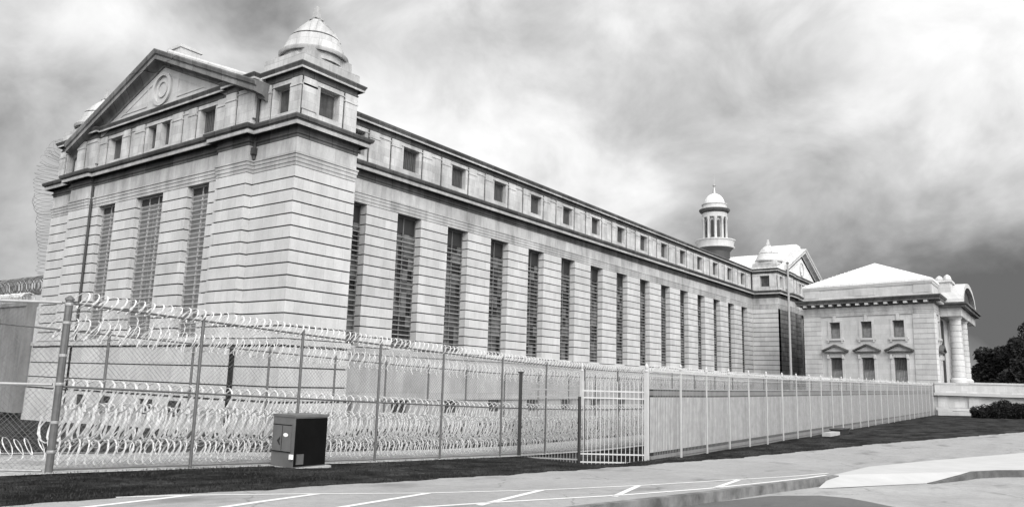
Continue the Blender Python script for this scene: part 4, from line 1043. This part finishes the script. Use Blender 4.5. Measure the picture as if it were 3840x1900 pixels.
m = MB(); m.box(-.3,.35,-1.1,1.1,0,.34); m.box(-.36,.41,-1.16,1.16,.34,.40); m.build('box', M['black_paint'], dr)
m = MB(); m.box(-.2,.3,-3.6,-1.2,0,.26); m.build('apron', M['concrete'], dr)

# =================================================================== VEGETATION
def crown(mb, c, r, n, leaf, rnd, flat=.8):
    blobs = []
    for i in range(26):
        u = rnd.uniform(-1,1); a = rnd.uniform(0, 2*math.pi); q = math.sqrt(1-u*u); k = rnd.uniform(.35,.85)
        blobs.append((c[0]+r*q*math.cos(a)*k, c[1]+r*q*math.sin(a)*k, c[2]+r*flat*u*k, r*rnd.uniform(.25,.45)))
    for i in range(n):
        b = blobs[rnd.randrange(len(blobs))]
        u = rnd.uniform(-1,1); a = rnd.uniform(0, 2*math.pi); q = math.sqrt(1-u*u); k = rnd.uniform(.6,1.1)
        p = Vector((b[0]+b[3]*q*math.cos(a)*k, b[1]+b[3]*q*math.sin(a)*k, b[2]+b[3]*u*k*.85))
        d1 = Vector((rnd.uniform(-1,1), rnd.uniform(-1,1), rnd.uniform(-1,1))).normalized(); d2 = d1.cross(Vector((rnd.uniform(-1,1), rnd.uniform(-1,1), rnd.uniform(-1,1)))).normalized()
        s = leaf*rnd.uniform(.6,1.3)
        mb.add([p-d1*s, p+d2*s*.5, p+d1*s, p-d2*s*.5], [(0,1,2,3)])
def tree(label, x, y, h, r, n, sd):
    rnd = random.Random(sd); t = thing('tree', label, 'tree', (x, y, 0), 0, 'trees behind the terrace')
    m = MB(); m.tube([(0,0,-.5),(.2,.1,h*.3),(.1,.3,h*.6),(0,.2,h*.85)], .38, 8, r2=.1)
    for k in range(7):
        a = rnd.uniform(0,6.28); z = h*rnd.uniform(.3,.6); m.tube([(.1,.1,z),(r*.4*math.cos(a),r*.4*math.sin(a),z+h*.12),(r*.75*math.cos(a),r*.75*math.sin(a),z+h*.25)], .14, 6, r2=.03)
    m.build('trunk', M['bark'], t, True)
    m = MB(); crown(m, (0,0,h*.58), r, n, .34, rnd, .62*h/r*.75 if r > 0 else 1); m.build('crown', M['leaf'], t)
tree('small dark rounded tree just right of the portico columns', 24.4, 130, 10.2, 4.2, 14000, 1)
tree('dark broad tree second from the portico, in front of taller ones', 28.6, 127, 12.2, 5.0, 18000, 2)
tree('tall dark tree at the right edge of the view', 34.0, 130, 15.6, 6.4, 22000, 3)
tree('dark low tree filling the gap behind the terrace at the right edge', 29.0, 120, 8.0, 5.2, 16000, 4)
tree('very tall dark tree outside the right edge', 42, 132, 17.5, 7.0, 9000, 5)
def shrub(label, x, y, r, h, n, sd):
    rnd = random.Random(sd); t = thing('shrub', label, 'shrub', (x, y, tz(x,y)-.05), 0, 'dark shrubs in front of the terrace')
    m = MB(); 
    for k in range(7):
        a = rnd.uniform(0,6.28); m.tube([(0,0,0),(r*.3*math.cos(a),r*.3*math.sin(a),h*.4),(r*.6*math.cos(a),r*.6*math.sin(a),h*.75)], .03, 5, r2=.01)
    m.build('stems', M['bark'], t)
    m = MB(); crown(m, (0,0,h*.5), r, n, .085, rnd, h/r*.52)
    for i in range(n//2):
        a = rnd.uniform(0,6.28); q = r*rnd.uniform(.2,.95); p = Vector((q*math.cos(a), q*math.sin(a), rnd.uniform(0,h*.5)))
        d1 = Vector((rnd.uniform(-1,1), rnd.uniform(-1,1), rnd.uniform(-1,1))).normalized(); d2 = d1.cross(Vector((.3,.2,.9))).normalized(); s = .09
        m.add([p-d1*s, p+d2*s*.6, p+d1*s, p-d2*s*.6], [(0,1,2,3)])
    m.build('foliage', M['leaf'], t)
shrub('dark shrub at the left end of the row below the terrace', 26.9, 71.0, 1.25, 1.45, 6000, 11)
shrub('dark rounded shrub, tallest in the row below the terrace', 28.5, 71.2, 1.5, 1.85, 8000, 12)
shrub('dark shrub with sloping top, third in the row below the terrace', 30.3, 71.6, 1.5, 1.55, 8000, 13)
shrub('low dark shrub cut by the right edge of the view', 32.3, 71.9, 1.6, 1.25, 8000, 14)
# grass blades on the near strip
rnd = random.Random(5); m = MB()
for i in range(30000):
    y = -22 + 44*rnd.random()**1.5; xr = lin(EDGE, y)+.12; x = rnd.uniform(17.3, xr) if rnd.random() < .7 else rnd.uniform(xr-.8, xr+.12)
    if y > 1 and x < 21.6: continue
    if 16.0 < x < 18.3 and -13.4 < y < -12.0: continue
    z = gz(x, y); s = rnd.uniform(.025,.055)*(1.0 if x < xr-.2 else .8); hh = rnd.uniform(.015,.065); a = rnd.uniform(0,6.28); lx, ly = rnd.uniform(-.04,.04), rnd.uniform(-.04,.04)
    m.add([(x-s*math.cos(a)*.3,y-s*math.sin(a)*.3,z-.01),(x+s*math.cos(a)*.3,y+s*math.sin(a)*.3,z-.01),(x+lx,y+ly,z+hh)], [(0,1,2)])
tag(m.build('grass', M['blade']), 'short dark grass blades along the strip beside the road', 'grass', None, 'stuff')

# =================================================================== CAMERA
cx_, cyy_, cz_ = 34.59016676, -26.35263068, 2.5
yaw, pitch, roll = .63, .165, .028
import json
CAMP = dict(yaw=0.6300, pitch=0.1650, roll=0.0280, f=2849.43)
CAMP.update({'yaw': 0.6303658563764409, 'pitch': 0.1647692269499593, 'roll': 0.02827594409606399, 'f': 2849.4347520053234})  # CAMPARAMS
yaw, pitch, roll = CAMP['yaw'], CAMP['pitch'], CAMP['roll']
Fv = Vector((-math.sin(yaw)*math.cos(pitch), math.cos(yaw)*math.cos(pitch), math.sin(pitch)))
R0 = Vector((math.cos(yaw), math.sin(yaw), 0)); U0 = R0.cross(Fv)
Rv = R0*math.cos(roll)+U0*math.sin(roll); Uv = -R0*math.sin(roll)+U0*math.cos(roll)
cam = bpy.data.cameras.new('camera'); co_ = bpy.data.objects.new('camera', cam); col.objects.link(co_)
mt = Matrix(((Rv.x,Uv.x,-Fv.x,cx_),(Rv.y,Uv.y,-Fv.y,cyy_),(Rv.z,Uv.z,-Fv.z,cz_),(0,0,0,1))); co_.matrix_world = mt
cam.sensor_width = 36; cam.lens = CAMP['f']/3840*36; cam.clip_start = .2; cam.clip_end = 6000
sc.camera = co_

# =================================================================== LIGHT and SKY
sun_dir = Vector((.78, -.62, .74)).normalized()   # towards the sun
sl = bpy.data.lights.new('sun', 'SUN'); sl.energy = 1.3; sl.angle = R(30); sl.color = (1, .985, .96)
so = bpy.data.objects.new('sun', sl); col.objects.link(so); so.rotation_euler = sun_dir.to_track_quat('Z', 'Y').to_euler()
w = bpy.data.worlds.new('World'); sc.world = w; w.use_nodes = True; nt = w.node_tree; L = nt.links
bg = nt.nodes['Background']
sky = nt.nodes.new('ShaderNodeTexSky'); sky.sky_type = 'NISHITA'; sky.sun_disc = False
sky.sun_elevation = math.asin(sun_dir.z); sky.sun_rotation = math.atan2(sun_dir.x, sun_dir.y)
hs = nt.nodes.new('ShaderNodeHueSaturation'); hs.inputs['Saturation'].default_value = 0.0; hs.inputs['Value'].default_value = .1; L.new(sky.outputs[0], hs.inputs['Color'])
tc = nt.nodes.new('ShaderNodeTexCoord')
def vm(op, a, b=None, s=None):
    n = nt.nodes.new('ShaderNodeVectorMath'); n.operation = op
    if hasattr(a, 'links'): L.new(a, n.inputs[0])
    else: n.inputs[0].default_value = a
    if b is not None:
        if hasattr(b, 'links'): L.new(b, n.inputs[1])
        else: n.inputs[1].default_value = b
    if s is not None: n.inputs['Scale'].default_value = s
    return n.outputs['Value'] if op == 'DOT_PRODUCT' else n.outputs[0]
def mm(op, a, b=None, clamp=False):
    n = nt.nodes.new('ShaderNodeMath'); n.operation = op; n.use_clamp = clamp
    for i, v in enumerate((a, b)):
        if v is None: continue
        if hasattr(v, 'links'): L.new(v, n.inputs[i])
        else: n.inputs[i].default_value = v
    return n.outputs[0]
D = vm('NORMALIZE', tc.outputs['Generated'])
nz = nt.nodes.new('ShaderNodeTexNoise'); nz.inputs['Scale'].default_value = 3.0; nz.inputs['Detail'].default_value = 5; nz.inputs['Roughness'].default_value = .55; L.new(D, nz.inputs['Vector'])
wob = vm('SCALE', vm('SUBTRACT', nz.outputs['Color'], (.5,.5,.5)), None, .38)
DW = vm('NORMALIZE', vm('ADD', D, wob))
# streaky cloud detail, stretched along the wind
mpn = nt.nodes.new('ShaderNodeMapping'); L.new(D, mpn.inputs['Vector']); mpn.inputs['Scale'].default_value = (1.8, 1.8, 2.4); mpn.inputs['Rotation'].default_value = (0, R(20), R(30))
n2 = nt.nodes.new('ShaderNodeTexNoise'); n2.inputs['Scale'].default_value = 3.4; n2.inputs['Detail'].default_value = 8; n2.inputs['Roughness'].default_value = .56; n2.inputs['Distortion'].default_value = .35; L.new(mpn.outputs[0], n2.inputs['Vector'])
def pixdir(u, v):
    return (Fv + Rv*((u-1288)*1.4907+ -0)/CAMP['f'] - Uv*((v-637.5)*1.4907)/CAMP['f']).normalized()
acc = mm('ADD', mm('MULTIPLY', mm('SUBTRACT', n2.outputs['Fac'], .5), .95), .66)
for (u, v, sig, amp) in [
    (590,10,.05,-.42),(560,60,.09,-.05),(90,330,.12,-.16),(40,480,.10,-.26),(250,160,.16,.20),(1000,400,.13,.20),(1350,90,.14,.02),
    (1700,240,.16,-.04),(1300,330,.12,.06),(2250,330,.11,.16),(2480,150,.13,.32),(1950,480,.12,-.10),(2000,570,.10,-.14),(2300,590,.13,-.16),
    (2540,640,.12,-.14),(2560,740,.10,-.34),(2420,640,.05,-.12),(2480,760,.08,-.06),(1650,480,.14,.14),(1950,20,.14,.02),(2450,700,.05,.1),(60,640,.06,.10),(2300,140,.1,-.05)]:
    d = pixdir(u, v); k = 1/(sig*sig)
    t = mm('POWER', mm('MAXIMUM', vm('DOT_PRODUCT', DW, tuple(d)), 0.0), k*1.0)
    acc = mm('ADD', acc, mm('MULTIPLY', t, amp))
acc = mm('MAXIMUM', mm('MINIMUM', acc, .97), .10)
cr_ = nt.nodes.new('ShaderNodeValToRGB'); e_ = cr_.color_ramp.elements
st = [(0,.05),(.25,.17),(.5,.38),(.7,.58),(.85,.76),(1,.90)]
while len(e_) < len(st): e_.new(.5)
for i, (p, c) in enumerate(st): e_[i].position = p; e_[i].color = (c,c,c,1)
L.new(acc, cr_.inputs[0])
mx = nt.nodes.new('ShaderNodeMix'); mx.data_type = 'RGBA'; mx.inputs[0].default_value = .94; L.new(hs.outputs[0], mx.inputs[6]); L.new(cr_.outputs[0], mx.inputs[7])
# the cloud deck is much brighter round the hidden sun, behind the viewer
mr = nt.nodes.new('ShaderNodeMapRange'); mr.interpolation_type = 'SMOOTHSTEP'
for i_, v_ in ((1, .05), (2, .95), (3, 1.0), (4, 4.6)): mr.inputs[i_].default_value = v_
L.new(vm('DOT_PRODUCT', D, tuple(sun_dir)), mr.inputs[0])
sc2_ = nt.nodes.new('ShaderNodeVectorMath'); sc2_.operation = 'SCALE'; L.new(mx.outputs[2], sc2_.inputs[0]); L.new(mr.outputs[0], sc2_.inputs['Scale'])
L.new(sc2_.outputs[0], bg.inputs['Color']); bg.inputs['Strength'].default_value = .66
sc.view_settings.view_transform = 'Standard'; sc.view_settings.look = 'None'; sc.view_settings.exposure = .86; sc.view_settings.gamma = 1
